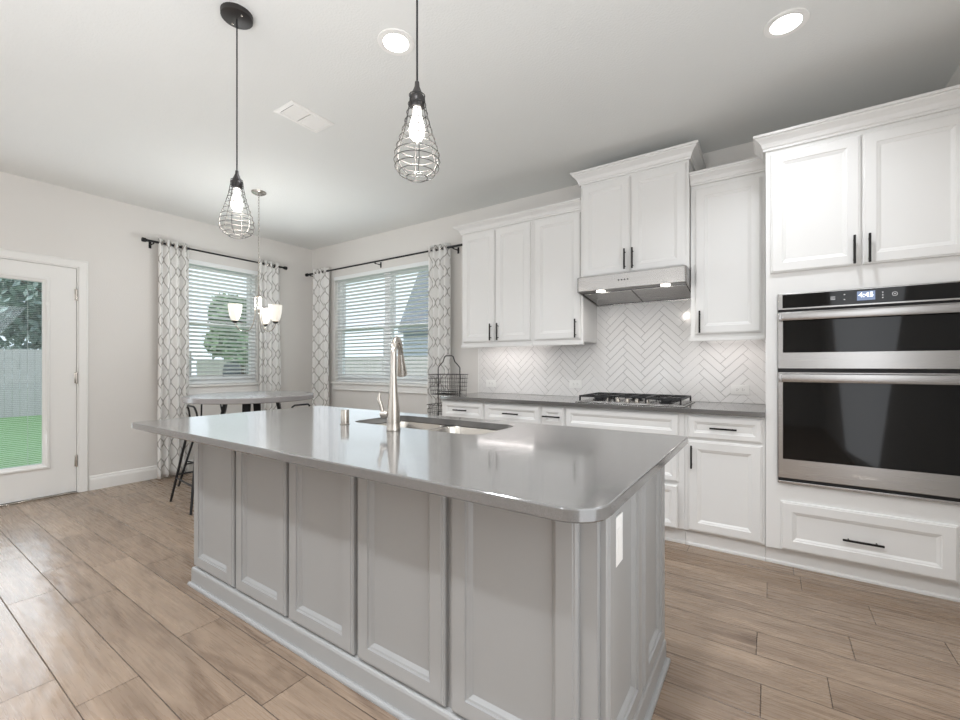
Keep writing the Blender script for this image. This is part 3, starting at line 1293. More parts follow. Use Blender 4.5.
regs = [(2.868, 4.130, .9155, 1.3905), (4.130, 4.928, .9155, 1.7118), (4.928, 5.3755, .9155, 1.3905)]
r = root('tile_backsplash', (4.1, -.004, .9155), 'white glazed herringbone tile backsplash behind the cooktop', 'backsplash')
bm = B()
for xa, xb, za, zb in regs:
    box(bm, xa, xb, -.0055, -.0005, za, zb)
obj('grout', bm, M_grout, r)
obj('tiles', herringbone(2.86, 5.38, regs), M_tile, r)
bm = B()
box(bm, 2.862, 2.8675, -.0095, -.0005, .9155, 1.3705)
obj('edge_strip', bm, M_plastic, r)


def wall_outlet(x, z, label, w_=.118, h_=.072):
    r = root('wall_outlet', (x, -.009, z - h_ / 2), label, 'electrical outlet', 'outlets on the tiled wall')
    bm = B()
    box(bm, x - w_ / 2, x + w_ / 2, -.0145, -.0087, z - h_ / 2, z + h_ / 2, .002)
    obj('cover_plate', bm, M_plastic, r)
    for s in (-1, 1):
        bm = B()
        xc_ = x + s * .018
        box(bm, xc_ - .0165, xc_ + .0165, -.0165, -.0147, z - .017, z + .017, .0015)
        rc = obj('socket', bm, M_plastic, r)
        bm = B()
        for q in (-.006, .006):
            box(bm, xc_ - .005, xc_ + .003, -.0171, -.0166, z + q - .001, z + q + .001)
        cyl(bm, (xc_ + .009, -.0166, z), (xc_ + .009, -.0171, z), .0018, 8)
        obj('slot', bm, M_slot, rc)
    return r


wall_outlet(3.025, 1.012, 'white outlet plate on the tiles near the wire basket rack')
wall_outlet(3.935, 1.026, 'white outlet plate on the tiles just left of the cooktop')
wall_outlet(5.215, 1.015, 'white outlet plate on the tiles between cooktop and oven tower')

# under-cupboard light strips
for xa, xb, lab in ((2.98, 3.60, 'slim lit strip under the two-door wall cupboard'), (5.0, 5.32, 'slim lit strip under the wall cupboard by the oven tower')):
    bm = B()
    box(bm, xa, xb, -.19, -.16, 1.3835, 1.3915, .002)
    o = obj('light_strip', bm, M_led)
    tagp(o, lab, 'lamp')
    light('strip_light', 'AREA', ((xa + xb) / 2, -.200, 1.380), 0.55 * (xb - xa) / .6, (1, .93, .91), target=((xa + xb) / 2, -.10, 0), size=xb - xa, size_y=.03)

# ------------------------------------------------------------------ range hood
r = root('range_hood', (4.53, -.25, 1.70), 'stainless steel range hood under the tall-set cupboard', 'range hood')
bm = B()
hx0, hx1 = 4.135, 4.926
hp = rounded_rect(hx0, hx1, -.503, -.0005, (.022, .001, .001, .022), 8)
zl = lambda y: 1.774 - .062 * (y + .503) / .503
hi = inset_poly(hp, .010)
rings(bm, [[Vector((p[0], p[1], 1.8835)) for p in inset_poly(hp, .004)], [Vector((p[0], p[1], 1.8795)) for p in hp], [Vector((p[0], p[1], zl(p[1]))) for p in hp],
           [Vector((p[0], p[1], zl(p[1]) + .0005)) for p in hi], [Vector((p[0], p[1], zl(p[1]) + .014)) for p in hi]])
obj('hood_body', bm, M_steel, r)
bm = B()
box(bm, hx0 + .014, hx1 - .014, -.488, -.395, 1.7735, 1.7805)
obj('lamp_panel', bm, M_drain, r)
for xa, xb in ((hx0 + .02, 4.525), (4.535, hx1 - .02)):
    bm = B()
    f = lambda y: zl(y) + .0125
    pts = [(-.385, f(-.385) - .001), (-.04, f(-.04) - .001)]
    rings(bm, [[Vector((xa, -.385, f(-.385) - .0005)), Vector((xb, -.385, f(-.385) - .0005)), Vector((xb, -.04, f(-.04) - .0005)), Vector((xa, -.04, f(-.04) - .0005))],
               [Vector((xa, -.385, f(-.385) - .006)), Vector((xb, -.385, f(-.385) - .006)), Vector((xb, -.04, f(-.04) - .006)), Vector((xa, -.04, f(-.04) - .006))]])
    fl = obj('grease_filter', bm, M_steel, r)
for xx in (4.31, 4.78):
    bm = B()
    lathe(bm, [(.030, 0), (.033, -.002), (.033, -.006), (.026, -.007), (.001, -.007)], (xx, -.442, 1.7734), 20)
    obj('hood_lamp', bm, M_hoodled, r)
    light('hood_light', 'SPOT', (xx, -.44, 1.755), 1.6, (1, .95, .9), target=(xx, -.2, .9), spot_size=2.4, spot_blend=.8, shadow_soft_size=.03)
for k in range(4):
    bm = B()
    cx = 4.465 + k * .022
    cyl(bm, (cx, -.5035, 1.832), (cx, -.5065, 1.832), .0055, 12)
    obj('button', bm, M_slot, r)

# ------------------------------------------------------------------ gas cooktop
r = root('gas_cooktop', (4.53, -.32, .9145), 'stainless gas cooktop with black cast iron grates', 'cooktop')
cx0, cx1, cy0, cy1 = 4.155, 4.925, -.585, -.075
bm = B()
box(bm, cx0, cx1, cy0, cy1, .9145, .921, .003)
box(bm, cx0 + .02, cx1 - .02, cy0 + .02, cy1 - .02, .921, .926, .003)
obj('cooktop_plate', bm, M_steel, r)
for k in range(3):
    gx0 = cx0 + .022 + k * .2435
    gx1 = gx0 + .238
    bm = B()
    zb, zt = .955, .966
    for (xa, xb, ya, yb) in ((gx0, gx1, cy0 + .10 if k == 1 else cy0 + .03, (cy0 + .10 if k == 1 else cy0 + .03) + .012), (gx0, gx1, cy1 - .042, cy1 - .03), (gx0, gx0 + .012, cy0 + (.10 if k == 1 else .03), cy1 - .03), (gx1 - .012, gx1, cy0 + (.10 if k == 1 else .03), cy1 - .03)):
        box(bm, xa, xb, ya, yb, zb, zt, .002, 1)
    gm = (gx0 + gx1) / 2
    ya = cy0 + (.10 if k == 1 else .03)
    box(bm, gm - .005, gm + .005, ya, cy1 - .03, zb, zt, .002, 1)
    for q in (.3, .7):
        yy = ya + (cy1 - .03 - ya) * q
        box(bm, gx0, gx1, yy - .005, yy + .005, zb, zt, .002, 1)
    for xx in (gx0 + .006, gx1 - .006):
        for yy in (ya + .006, cy1 - .036):
            box(bm, xx - .006, xx + .006, yy - .006, yy + .006, .9265, zb + .001, .001, 1)
    obj('grate', bm, M_castiron, r)
    for yy in ((cy0 + .15, cy1 - .14) if k != 1 else ((cy0 + cy1) / 2 + .06,)):
        bm = B()
        lathe(bm, [(.05, .9262), (.05, .931), (.036, .933), (.036, .940), (.040, .941), (.038, .948), (.001, .9495)], (gm, yy, 0), 20)
        obj('burner', bm, M_castiron, r, True)
for k in range(5):
    bm = B()
    xx = 4.40 + k * .068
    lathe(bm, [(.021, .9262), (.021, .930), (.017, .932), (.015, .952), (.012, .954), (.001, .9545)], (xx, cy0 + .055, 0), 16)
    box(bm, xx - .0025, xx + .0025, cy0 + .040, cy0 + .070, .953, .9585, .001, 1)
    obj('knob', bm, M_nickelp, r, True)

# ------------------------------------------------------------------ double wall oven
r = root('double_wall_oven', (5.815, -.34, oz0), 'stainless double wall oven with black glass doors and lit clock', 'oven')
e = .0015
FX0, FX1 = 5.4385, 6.1915
bm = B()
box(bm, FX0 + e, FX1 - e, TY - .004, -.035, oz0 + e, oz1 - e)
obj('oven_body', bm, M_blackgap, r)
# control panel
bm = B()
box(bm, FX0, FX1, TY - .026, TY - .0045, 1.520, 1.6150, .003)
cp = obj('control_panel', bm, M_steel, r)
bm = B()
box(bm, FX0 + .022, FX1 - .004, TY - .0285, TY - .0262, 1.530, 1.6085, .001, 1)
obj('panel_glass', bm, M_blackglass, cp)
bm = B()
box(bm, 5.792, 5.866, TY - .0295, TY - .0287, 1.548, 1.597)
dsp = obj('display', bm, M_display, cp)
text('4:45', .036, .0003, facing_room(5.829, TY - .0300, 1.576), M_digits, cp, 'clock_digits')
bm = B()
for xx in (5.74, ):
    for zz in (1.558, 1.586):
        box(bm, xx - .003, xx + .003, TY - .0290, TY - .0286, zz - .0025, zz + .0025)
for zz in (1.563, 1.570, 1.577):
    box(bm, 5.680, 5.700, TY - .0290, TY - .0286, zz - .0015, zz + .0015)
for zz in (1.556, 1.570, 1.584):
    box(bm, 5.893, 5.898, TY - .0290, TY - .0286, zz - .003, zz + .003)
pts = [(5.943 + .010 * math.cos(a), TY - .0288, 1.572 + .010 * math.sin(a)) for a in [2 * PI * q / 14 for q in range(14)]]
tube(bm, pts, .0012, 5, closed=True)
box(bm, 5.939, 5.947, TY - .0290, TY - .0286, 1.570, 1.574)
obj('touch_icons', bm, M_icons, cp)


def oven_door(z0, z1, handle_h, band_h, name):
    bm = B()
    box(bm, FX0, FX1, TY - .026, TY - .0045, z0, z1, .003)
    d = obj('oven_door', bm, M_steel, r)
    bm = B()
    box(bm, FX0 + .024, FX1 - .006, TY - .0285, TY - .0262, z0 + band_h, z1 - handle_h * .35, .001, 1)
    obj('door_glass', bm, M_blackglass, d)
    bm = B()
    hz1, hz0 = z1 - .006, z1 - handle_h
    prof = [(TY - .0262, hz1 - .004), (TY - .060, hz1 - .001), (TY - .066, hz1 - .006), (TY - .068, hz1 - .016), (TY - .068, hz0 + .010), (TY - .064, hz0), (TY - .056, hz0 - .001), (TY - .054, hz0 + .008), (TY - .054, hz1 - .014), (TY - .0262, hz1 - .016)]
    rings(bm, [[Vector((FX0 + .018, y, z)) for y, z in prof], [Vector((FX1 - .018, y, z)) for y, z in prof]])
    box(bm, FX0 + .004, FX0 + .018, TY - .066, TY - .0262, hz0, hz1, .003)
    box(bm, FX1 - .018, FX1 - .004, TY - .066, TY - .0262, hz0, hz1, .003)
    obj('handle', bm, M_steel, d, True)
    return d


oven_door(1.176, 1.508, .052, .094, 'upper')
dl = oven_door(.536, 1.156, .056, .112, 'lower')
bm = B()
box(bm, FX0, FX1, TY - .024, TY - .0045, .505, .519, .002)
obj('bottom_trim', bm, M_steel, r)
text('Whirlpool', .024, .0004, facing_room(5.822, TY - .0268, .590), M_logo, dl, 'maker_lettering', .25)
bm = B()
pts = [(5.824 + .030 * math.cos(a) * (1 if math.cos(a) > 0 else .8), TY - .0268, .592 + .011 * math.sin(a) + .008 * math.cos(a)) for a in [2 * PI * q / 24 for q in range(2, 21)]]
tube(bm, pts, .0009, 5)
obj('logo_swirl', bm, M_logo, dl)


# ------------------------------------------------------------------ island
ix0, ix1, iy0, iy1 = 2.808, 5.032, -2.650, -1.905
r = root('kitchen_island', ((ix0 + ix1) / 2, (iy0 + iy1) / 2, 0), 'grey painted kitchen island base with framed side panels', 'kitchen island')
bm = B()
# open-topped carcass so that the sink bowls hang inside
t_ = .02
box(bm, ix0, ix1, iy0, iy0 + t_, 0, .8825)
box(bm, ix0, ix1, iy1 - t_, iy1, 0, .8825)
box(bm, ix0, ix0 + t_, iy0 + t_, iy1 - t_, 0, .8825)
box(bm, ix1 - t_, ix1, iy0 + t_, iy1 - t_, 0, .8825)
box(bm, ix0 + t_, ix1 - t_, iy0 + t_, iy1 - t_, .08, .10)
obj('body', bm, M_isl, r)
# front panels
for a, b in ((2.810, 3.231), (3.255, 3.672), (3.696, 4.110), (4.134, 4.546), (4.570, 4.985)):
    bm = B()
    panel(bm, 'y', iy0, -1, a, b, .112, .872, IDOOR)
    obj('side_panel', bm, M_isl, r)
# end panels (facing the ovens side)
for a, b in ((-2.628, -2.272), (-2.252, -1.912)):
    bm = B()
    panel(bm, 'x', ix1, 1, a, b, .112, .872, IDOOR)
    obj('end_panel', bm, M_isl, r)
for a, b in ((-2.628, -2.272), (-2.252, -1.912)):
    bm = B()
    panel(bm, 'x', ix0, -1, a, b, .112, .872, IDOOR)
    obj('end_panel', bm, M_isl, r)
# cupboard doors of the working side
for a, b in ((2.86, 3.39), (3.40, 3.93), (3.94, 4.47), (4.48, 5.005)):
    bm = B()
    panel(bm, 'y', iy1, 1, a, b, .112, .872, DOOR)
    d = obj('door', bm, M_isl, r)
    bm = B()
    box(bm, b - .06, b - .049, iy1 + .044, iy1 + .055, .70, .855, .002)
    for zz in (.725, .83):
        cyl(bm, (b - .0545, iy1 + .0195, zz), (b - .0545, iy1 + .05, zz), .004, 8)
    obj('handle', bm, M_dark, d)
# plinth with bevelled top and round shoe
bm = B()
loop = [(ix0, iy0), (ix1, iy0), (ix1, iy1), (ix0, iy1)]
BM = [(.0005, .0015), (.036, .0015), (.036, .010), (.033, .016), (.028, .019), (.022, .019), (.022, .086), (.019, .094), (.012, .099), (.0005, .103)]
sweep(bm, loop, BM, closed=True, side=1)
obj('base_moulding', bm, M_isl, r)
# outlet on the end panel
bm = B()
ex = ix1 + .0065
box(bm, ex, ex + .006, -2.548, -2.463, .630, .768, .002)
oc = obj('outlet_cover', bm, M_plastic, r, label='white outlet cover')
bm = B()
box(bm, ex + .0062, ex + .0078, -2.522, -2.489, .664, .734, .001)
so = obj('socket', bm, M_plastic, oc)

# worktop with sink cut-out
sx0, sx1, sy0, sy1 = 3.652, 4.425, -2.315, -1.965
outer = rounded_rect(2.772, 5.131, -2.939, -1.858, (.085, .012, .012, .03), 8)
hole = rounded_rect(sx0, sx1, sy0, sy1, (.07, .07, .07, .07), 8)
bm = B()
slab(bm, outer, .8835, .914, .004, hole)
o = obj('island_worktop', bm, M_quartz, None, True, sharp=16)
tagp(o, 'large grey quartz island top with rounded near corner and sink cut-out', 'worktop')

# double-bowl sink
r = root('double_sink', ((sx0 + sx1) / 2, (sy0 + sy1) / 2, .70), 'stainless double-bowl sink set under the island top', 'sink')
xm = 4.02
# rim plate
bm = B()
zr = .8822


def bowl(xa, xb, ya, yb, depth):
    bm = B()
    R = (.075,) * 4
    lv = [(0, zr), (.003, zr - .004), (.008, zr - depth * .7), (.02, zr - depth * .93), (.045, zr - depth)]
    base_ = rounded_rect(xa, xb, ya, yb, R, 6)
    rr = []
    for ins, z in lv:
        rr.append([Vector((p[0], p[1], z)) for p in inset_poly(base_, ins)])
    # flange
    fl = [Vector((p[0], p[1], zr)) for p in inset_poly(base_, -.011)]
    rings(bm, [fl] + rr, False, True)
    return bm


for xa, xb in ((sx0 - .008, xm - .012), (xm + .012, sx1 + .008)):
    o = obj('bowl', bowl(xa, xb, sy0 - .008, sy1 + .008, .19), M_sinkm, r, True)
    md = o.modifiers.new('t', 'SOLIDIFY')
    md.thickness = .0012
    md.offset = -1
    bm = B()
    lathe(bm, [(.045, 0), (.045, .003), (.036, .004), (.032, .0015), (.001, .0015)], ((xa + xb) / 2, (sy0 + sy1) / 2, zr - .1885), 20)
    obj('drain', bm, M_drain, o, True)

# faucet
fx, fy = 4.052, -2.405
r = root('kitchen_faucet', (fx, fy, .9145), 'tall brushed nickel gooseneck faucet beside the island sink', 'faucet')
bm = B()
lathe(bm, [(.030, .9145), (.0305, .920), (.029, .926), (.028, .95), (.0275, .99), (.024, 1.03), (.019, 1.07), (.0155, 1.12), (.0145, 1.16), (.001, 1.16)], (fx, fy, 0), 24)
obj('faucet_body', bm, M_nickel, r, True)
dx_, dy_ = -.127, .190
ln = math.hypot(dx_, dy_)
dx_, dy_ = dx_ / ln, dy_ / ln
Rr = .082
pts = [Vector((fx, fy, 1.158)), Vector((fx, fy, 1.19)), Vector((fx, fy, 1.232))]
for k in range(1, 15):
    a = PI - (PI * .93) * k / 14
    rr_ = Rr + Rr * math.cos(a)
    pts.append(Vector((fx + dx_ * rr_, fy + dy_ * rr_, 1.232 + Rr * math.sin(a))))
bm = B()
tube(bm, pts, .0135, 14)
obj('spout', bm, M_nickel, r, True)
p = pts[-1]
q = (pts[-1] - pts[-2]).normalized()
bm = B()
tube(bm, [p + q * .001, p + q * .02, p + q * .05, p + q * .085, p + q * .105, p + q * .108], [.0138, .016, .019, .024, .0255, .022], 18)
hd = obj('spray_head', bm, M_nickel, r, True)
bm = B()
sd = Vector((dx_, dy_, 0))
c_ = p + q * .055 + sd * .0195
box(bm, c_.x - .004, c_.x + .004, c_.y - .004, c_.y + .004, c_.z - .018, c_.z + .018, .002)
obj('spray_button', bm, M_slot, hd)
bm = B()
hx_, hy_ = -1.0, -.42
tube(bm, [(fx + hx_ * .022, fy + hy_ * .022, .985), (fx + hx_ * .050, fy + hy_ * .050, .985), (fx + hx_ * .054, fy + hy_ * .054, .985)], [.017, .017, .012], 16)
tube(bm, [(fx + hx_ * .045, fy + hy_ * .045, .99), (fx + hx_ * .052, fy + hy_ * .052, 1.02), (fx + hx_ * .062, fy + hy_ * .062, 1.05), (fx + hx_ * .058, fy + hy_ * .058, 1.078)], [.009, .0085, .010, .004], 10)
obj('lever_handle', bm, M_nickel, r, True)

bm = B()
lathe(bm, [(.023, .9145), (.0235, .917), (.0195, .919), (.0195, .980), (.018, .984), (.001, .984)], (3.714, -2.391, 0), 20)
o = obj('air_gap_cap', bm, M_nickel, None, True)
tagp(o, 'short brushed nickel cylinder cap on the island top left of the faucet', 'sink fitting')


# ------------------------------------------------------------------ pendants
def pendant(x, y, zbot, label):
    hgt = .265
    R = .075
    r = root('pendant_lamp', (x, y, zbot), label, 'pendant lamp', 'wire cage pendants over the island')
    bm = B()
    lathe(bm, [(.001, H - .026), (.060, H - .026), (.067, H - .022), (.068, H - .0005), (.001, H - .0005)], (x, y, 0), 28)
    cn = obj('canopy', bm, M_bronze, r, True)
    bm = B()
    for s in (-1, 1):
        lathe(bm, [(.001, H - .0295), (.004, H - .029), (.005, H - .0262)], (x + s * .042, y, 0), 10)
    obj('screw', bm, M_nickelp, cn)
    zt = zbot + hgt
    bm = B()
    cyl(bm, (x, y, zt + .035), (x, y, H - .0265), .0032, 8)
    obj('cord', bm, M_blackm, r)
    bm = B()
    lathe(bm, [(.004, zt + .045), (.007, zt + .042), (.008, zt + .028), (.020, zt - .002), (.024, zt - .008), (.024, zt - .034), (.020, zt - .040), (.001, zt - .040)], (x, y, 0), 20)
    obj('socket_cap', bm, M_bronze, r, True)
    # cage profile
    P = [(.0245, 0.0), (.028, -.03), (.036, -.075), (.048, -.115), (.061, -.155), (.070, -.183), (.0735, -.207), (.071, -.230), (.060, -.248), (.044, -.259), (.032, -.265)]

    def rad(t):
        z = -t
        for (a, za), (b, zb_) in zip(P, P[1:]):
            if zb_ <= z <= za:
                return a + (b - a) * (za - z) / (za - zb_)
        return P[-1][0]
    bm = B()
    for k in range(6):
        a = 2 * PI * k / 6 + .3
        tube(bm, [(x + rr_ * math.cos(a), y + rr_ * math.sin(a), zt + zz) for rr_, zz in P], .0014, 6)
    for zz in (.002, .03, .058, .086, .114, .142, .168, .190, .212, .232, .250, .2645):
        rr_ = rad(zz)
        tube(bm, [(x + rr_ * math.cos(2 * PI * q / 28), y + rr_ * math.sin(2 * PI * q / 28), zt - zz) for q in range(28)], .0014, 5, closed=True)
    obj('wire_cage', bm, M_wire, r, True)
    bm = B()
    lathe(bm, [(.013, zt - .041), (.013, zt - .060), (.017, zt - .075), (.024, zt - .098), (.026, zt - .115), (.022, zt - .132), (.013, zt - .143), (.001, zt - .146)], (x, y, 0), 20)
    obj('bulb', bm, M_bulb, r, True)
    light('pendant_light', 'POINT', (x, y, zt - .19), 5, (1, .93, .84), shadow_soft_size=.03)
    return r


pendant(3.334, -2.704, 1.797, 'wire cage pendant lamp on the left, its round canopy in view')
pendant(4.461, -2.704, 1.797, 'wire cage pendant lamp on the right, hanging nearest the recessed lights')

# ------------------------------------------------------------------ chandelier
chx, chy = 1.385, -1.530
r = root('chandelier', (chx, chy, 1.52), 'small nickel chandelier with three white glass shades above the round table', 'chandelier')
bm = B()
lathe(bm, [(.001, H - .022), (.045, H - .022), (.062, H - .012), (.066, H - .0005), (.001, H - .0005)], (chx, chy, 0), 24)
obj('canopy', bm, M_nickelp, r, True)
bm = B()
z = H - .022
k = 0
while z > 1.93:
    pts = []
    for q in range(12):
        a = 2 * PI * q / 12
        u_ = math.cos(a) * .0065
        v_ = math.sin(a) * .017
        pts.append((chx + (u_ if k % 2 else 0), chy + (0 if k % 2 else u_), z - .015 + v_))
    tube(bm, pts, .0017, 5, closed=True)
    z -= .027
    k += 1
obj('chain', bm, M_nickelp, r)
bm = B()
lathe(bm, [(.003, 1.94), (.006, 1.93), (.008, 1.90), (.008, 1.87), (.014, 1.862), (.014, 1.852), (.008, 1.845), (.008, 1.76), (.013, 1.75), (.013, 1.72), (.008, 1.705), (.004, 1.695), (.007, 1.685), (.001, 1.675)], (chx, chy, 0), 18)
obj('stem', bm, M_nickelp, r, True)
# angle of image-right direction is (cos34, sin34)
for ang in (255, 135, 15):
    a = math.radians(ang)
    ca, sa = math.cos(a), math.sin(a)
    bm = B()
    P = [(.010, 1.84), (.018, 1.855), (.028, 1.845), (.03, 1.80), (.032, 1.66), (.05, 1.58), (.075, 1.53), (.115, 1.512), (.158, 1.522), (.185, 1.55), (.199, 1.575), (.200, 1.590)]
    tube(bm, [(chx + ca * p_, chy + sa * p_, z_) for p_, z_ in P], .0045, 10)
    arm = obj('arm', bm, M_nickelp, r, True)
    c = (chx + ca * .200, chy + sa * .200, 0)
    bm = B()
    lathe(bm, [(.006, 1.585), (.018, 1.589), (.025, 1.597), (.026, 1.607), (.001, 1.607)], c, 16)
    obj('shade_cup', bm, M_wire, arm, True)
    bm = B()
    lathe(bm, [(.026, 1.608), (.034, 1.620), (.044, 1.648), (.052, 1.69), (.057, 1.735), (.058, 1.757), (.055, 1.757), (.050, 1.695), (.041, 1.650), (.028, 1.618), (.018, 1.610)], c, 24, False, False)
    obj('glass_shade', bm, M_shade, arm, True)
    bm = B()
    lathe(bm, [(.010, 1.6075), (.011, 1.635), (.018, 1.66), (.020, 1.675), (.015, 1.69), (.001, 1.695)], c, 14)
    obj('bulb', bm, M_bulb, arm, True)
    light('chandelier_light', 'POINT', (c[0], c[1], 1.82), 6, (.95, .97, .98), shadow_soft_size=.05)


# ------------------------------------------------------------------ recessed lights and vent
def downlight(x, y, rad, label, mesh=True, energy=13):
    if mesh:
        r = root('recessed_light', (x, y, H - .008), label, 'ceiling light', 'recessed ceiling lights')
        bm = B()
        lathe(bm, [(rad * .70, H - .0065), (rad * .72, H - .0075), (rad * .98, H - .006), (rad, H - .003), (rad, H - .0004), (rad * .70, H - .0004)], (x, y, 0), 36, False, False)
        obj('trim_ring', bm, M_plastic, r, True)
        bm = B()
        lathe(bm, [(rad * .695, H - .0004), (rad * .695, H - .005), (.001, H - .0065)], (x, y, 0), 32)
        obj('light_lens', bm, M_lens, r, True)
    light('downlight', 'AREA', (x, y, H - .014), energy, (.91, .95, 1), target=(x, y, 0), size=rad * 1.5, shape='DISK', spread=2.3)


downlight(3.825, -2.163, .092, 'round recessed ceiling light in the middle, behind the nearer pendant cord')
downlight(5.463, -1.204, .092, 'round recessed ceiling light at the right, in front of the oven tower', True, 7)
for x, y in ((2.2, -4.3), (3.9, -4.4), (5.0, -3.7), (2.2, -6.4), (4.6, -6.4)):
    downlight(x, y, .092, '', False, 16 if x < 3 else 23)

r = root('ceiling_vent', (2.846, -2.02, H - .012), 'white rectangular air vent in the ceiling', 'vent')
bm = B()
rr = []
for ins, d in ((0, -.0005), (0, -.004), (.008, -.009), (.024, -.009), (.028, -.004), (.028, -.0005)):
    rr.append([Vector((2.744 + ins, -2.180 + ins, H + d)), Vector((2.948 - ins, -2.180 + ins, H + d)), Vector((2.948 - ins, -1.866 - ins, H + d)), Vector((2.744 + ins, -1.866 - ins, H + d))])
rings(bm, rr, True, False)
box(bm, 2.772, 2.920, -2.030, -2.016, H - .009, H - .0006)
obj('vent_frame', bm, M_plastic, r)
bm = B()
box(bm, 2.7725, 2.9195, -2.1515, -1.8945, H - .0009, H - .0002)
obj('duct_shade_sheet', bm, M_slot, r)  # dark sheet stands in for the shade between the louvres
bm = B()
yy = -2.146
while yy < -1.90:
    if abs(yy + 2.023) > .014:
        rings(bm, [[Vector((2.773, yy, H - .0015)), Vector((2.773, yy + .009, H - .0075)), Vector((2.773, yy + .010, H - .0068)), Vector((2.773, yy + .001, H - .0008))],
                   [Vector((2.919, yy, H - .0015)), Vector((2.919, yy + .009, H - .0075)), Vector((2.919, yy + .010, H - .0068)), Vector((2.919, yy + .001, H - .0008))]])
    yy += .0125
obj('louvres', bm, M_plastic, r)

# ------------------------------------------------------------------ round table and stools
tcx, tcy, tR = 1.275, -1.535, .555
r = root('bar_table', (tcx, tcy, 0), 'tall round grey table with black legs in the breakfast nook', 'table')
bm = B()
lathe(bm, [(.001, .870), (tR - .006, .870), (tR, .875), (tR, .912), (tR - .004, .917), (.001, .917)], (tcx, tcy, 0), 72)
obj('table_top', bm, M_tabletop, r, True)
for k in range(4):
    a = math.radians(45 + 90 * k + 6)
    ca, sa = math.cos(a), math.sin(a)
    bm = B()
    tp, bt = Vector((tcx + ca * .22, tcy + sa * .22, .8695)), Vector((tcx + ca * .40, tcy + sa * .40, .0))
    ux, uy = -sa, ca
    rr = []
    for p_, w_ in ((tp, .034), (bt, .018)):
        rr.append([Vector((p_.x + ux * w_ * s1 + ca * .014 * s2, p_.y + uy * w_ * s1 + sa * .014 * s2, p_.z)) for s1, s2 in ((-1, -1), (1, -1), (1, 1), (-1, 1))])
    rings(bm, rr)
    obj('leg', bm, M_blackm, r)
bm = B()
for k in range(2):
    a = math.radians(45 + 90 * k + 6)
    ca, sa = math.cos(a), math.sin(a)
    cyl(bm, (tcx - ca * .33, tcy - sa * .33, .30), (tcx + ca * .33, tcy + sa * .33, .30), .009, 8)
obj('stretcher', bm, M_blackm, r)


def stool(cx, cy, rz, label):
    r = root('bar_stool', (cx, cy, 0), label, 'stool', 'black metal stools at the round table')
    c, s = math.cos(rz), math.sin(rz)
    T = lambda x, y, z: Vector((cx + x * c - y * s, cy + x * s + y * c, z))
    # +y local points to the table, the low back is at -y
    bm = B()
    pts = rounded_rect(-.15, .15, -.14, .14, (.06,) * 4, 5)
    rings(bm, [[T(p[0], p[1], z) for p in inset_poly(pts, i_)] for i_, z in ((.006, .640), (0, .646), (0, .662), (.006, .668))])
    obj('seat', bm, M_wood, r)
    W0, W1, D0, D1 = .265, .115, .20, .11
    for sx in (-1, 1):
        for sy in (-1, 1):
            bm = B()
            tube(bm, [T(sx * W1, sy * D1, .6395), T(sx * W0, sy * D0, 0.0)], [.011, .010], 8)
            obj('leg', bm, M_blackm, r, True)
    bm = B()
    L_ = lambda t, sx, sy: T(sx * (W0 - (W0 - W1) * t / .64), sy * (D0 - (D0 - D1) * t / .64), t)
    for z, pair in ((.21, ((-1, -1), (1, -1))), (.21, ((-1, 1), (1, 1))), (.24, ((-1, -1), (-1, 1))), (.24, ((1, -1), (1, 1)))):
        cyl(bm, L_(z, *pair[0]), L_(z, *pair[1]), .007, 8)
    obj('footrest', bm, M_blackm, r, True)
    bm = B()
    P = [T(-.11, -.09, .66), T(-.095, -.11, .80), T(-.09, -.12, .835), T(-.07, -.125, .848), T(.07, -.125, .848), T(.09, -.12, .835), T(.095, -.11, .80), T(.11, -.09, .66)]
    tube(bm, P, .008, 8)
    obj('backrest', bm, M_blackm, r, True)
    return r


stool(1.315, -1.950, math.radians(-6), 'black metal stool tucked in on the near side of the round table')
stool(.715, -1.59, math.radians(-84), 'black metal stool on the window side of the round table')
stool(1.835, -1.475, math.radians(96), 'black metal stool on the right-hand side of the round table, towards the cupboards')

# ------------------------------------------------------------------ wire basket rack
r = root('wire_basket_rack', (2.70, -.30, 0), 'black wire rack with tiered baskets standing at the left end of the cupboards', 'storage rack')
bm = B()
rx0, rx1 = 2.563, 2.842
ry = -.30
P = [(rx0, ry, 0), (rx0, ry, 1.17), (rx0 + .015, ry, 1.19), (rx0 + .065, ry, 1.235), (rx0 + .085, ry, 1.285), (rx0 + .10, ry, 1.293), (rx1 - .10, ry, 1.293), (rx1 - .085, ry, 1.285), (rx1 - .065, ry, 1.235), (rx1 - .015, ry, 1.19), (rx1, ry, 1.17), (rx1, ry, 0)]
tube(bm, P, .0055, 8)
for z in (.10, .40, .72, .93):
    cyl(bm, (rx0, ry, z), (rx1, ry, z), .004, 8)
obj('frame', bm, M_wire, r, True)
bm = B()
for xx in (rx0, rx1):
    tube(bm, [(xx, ry - .12, .006), (xx, ry + .12, .006)], .006, 8)
obj('foot', bm, M_wire, r)
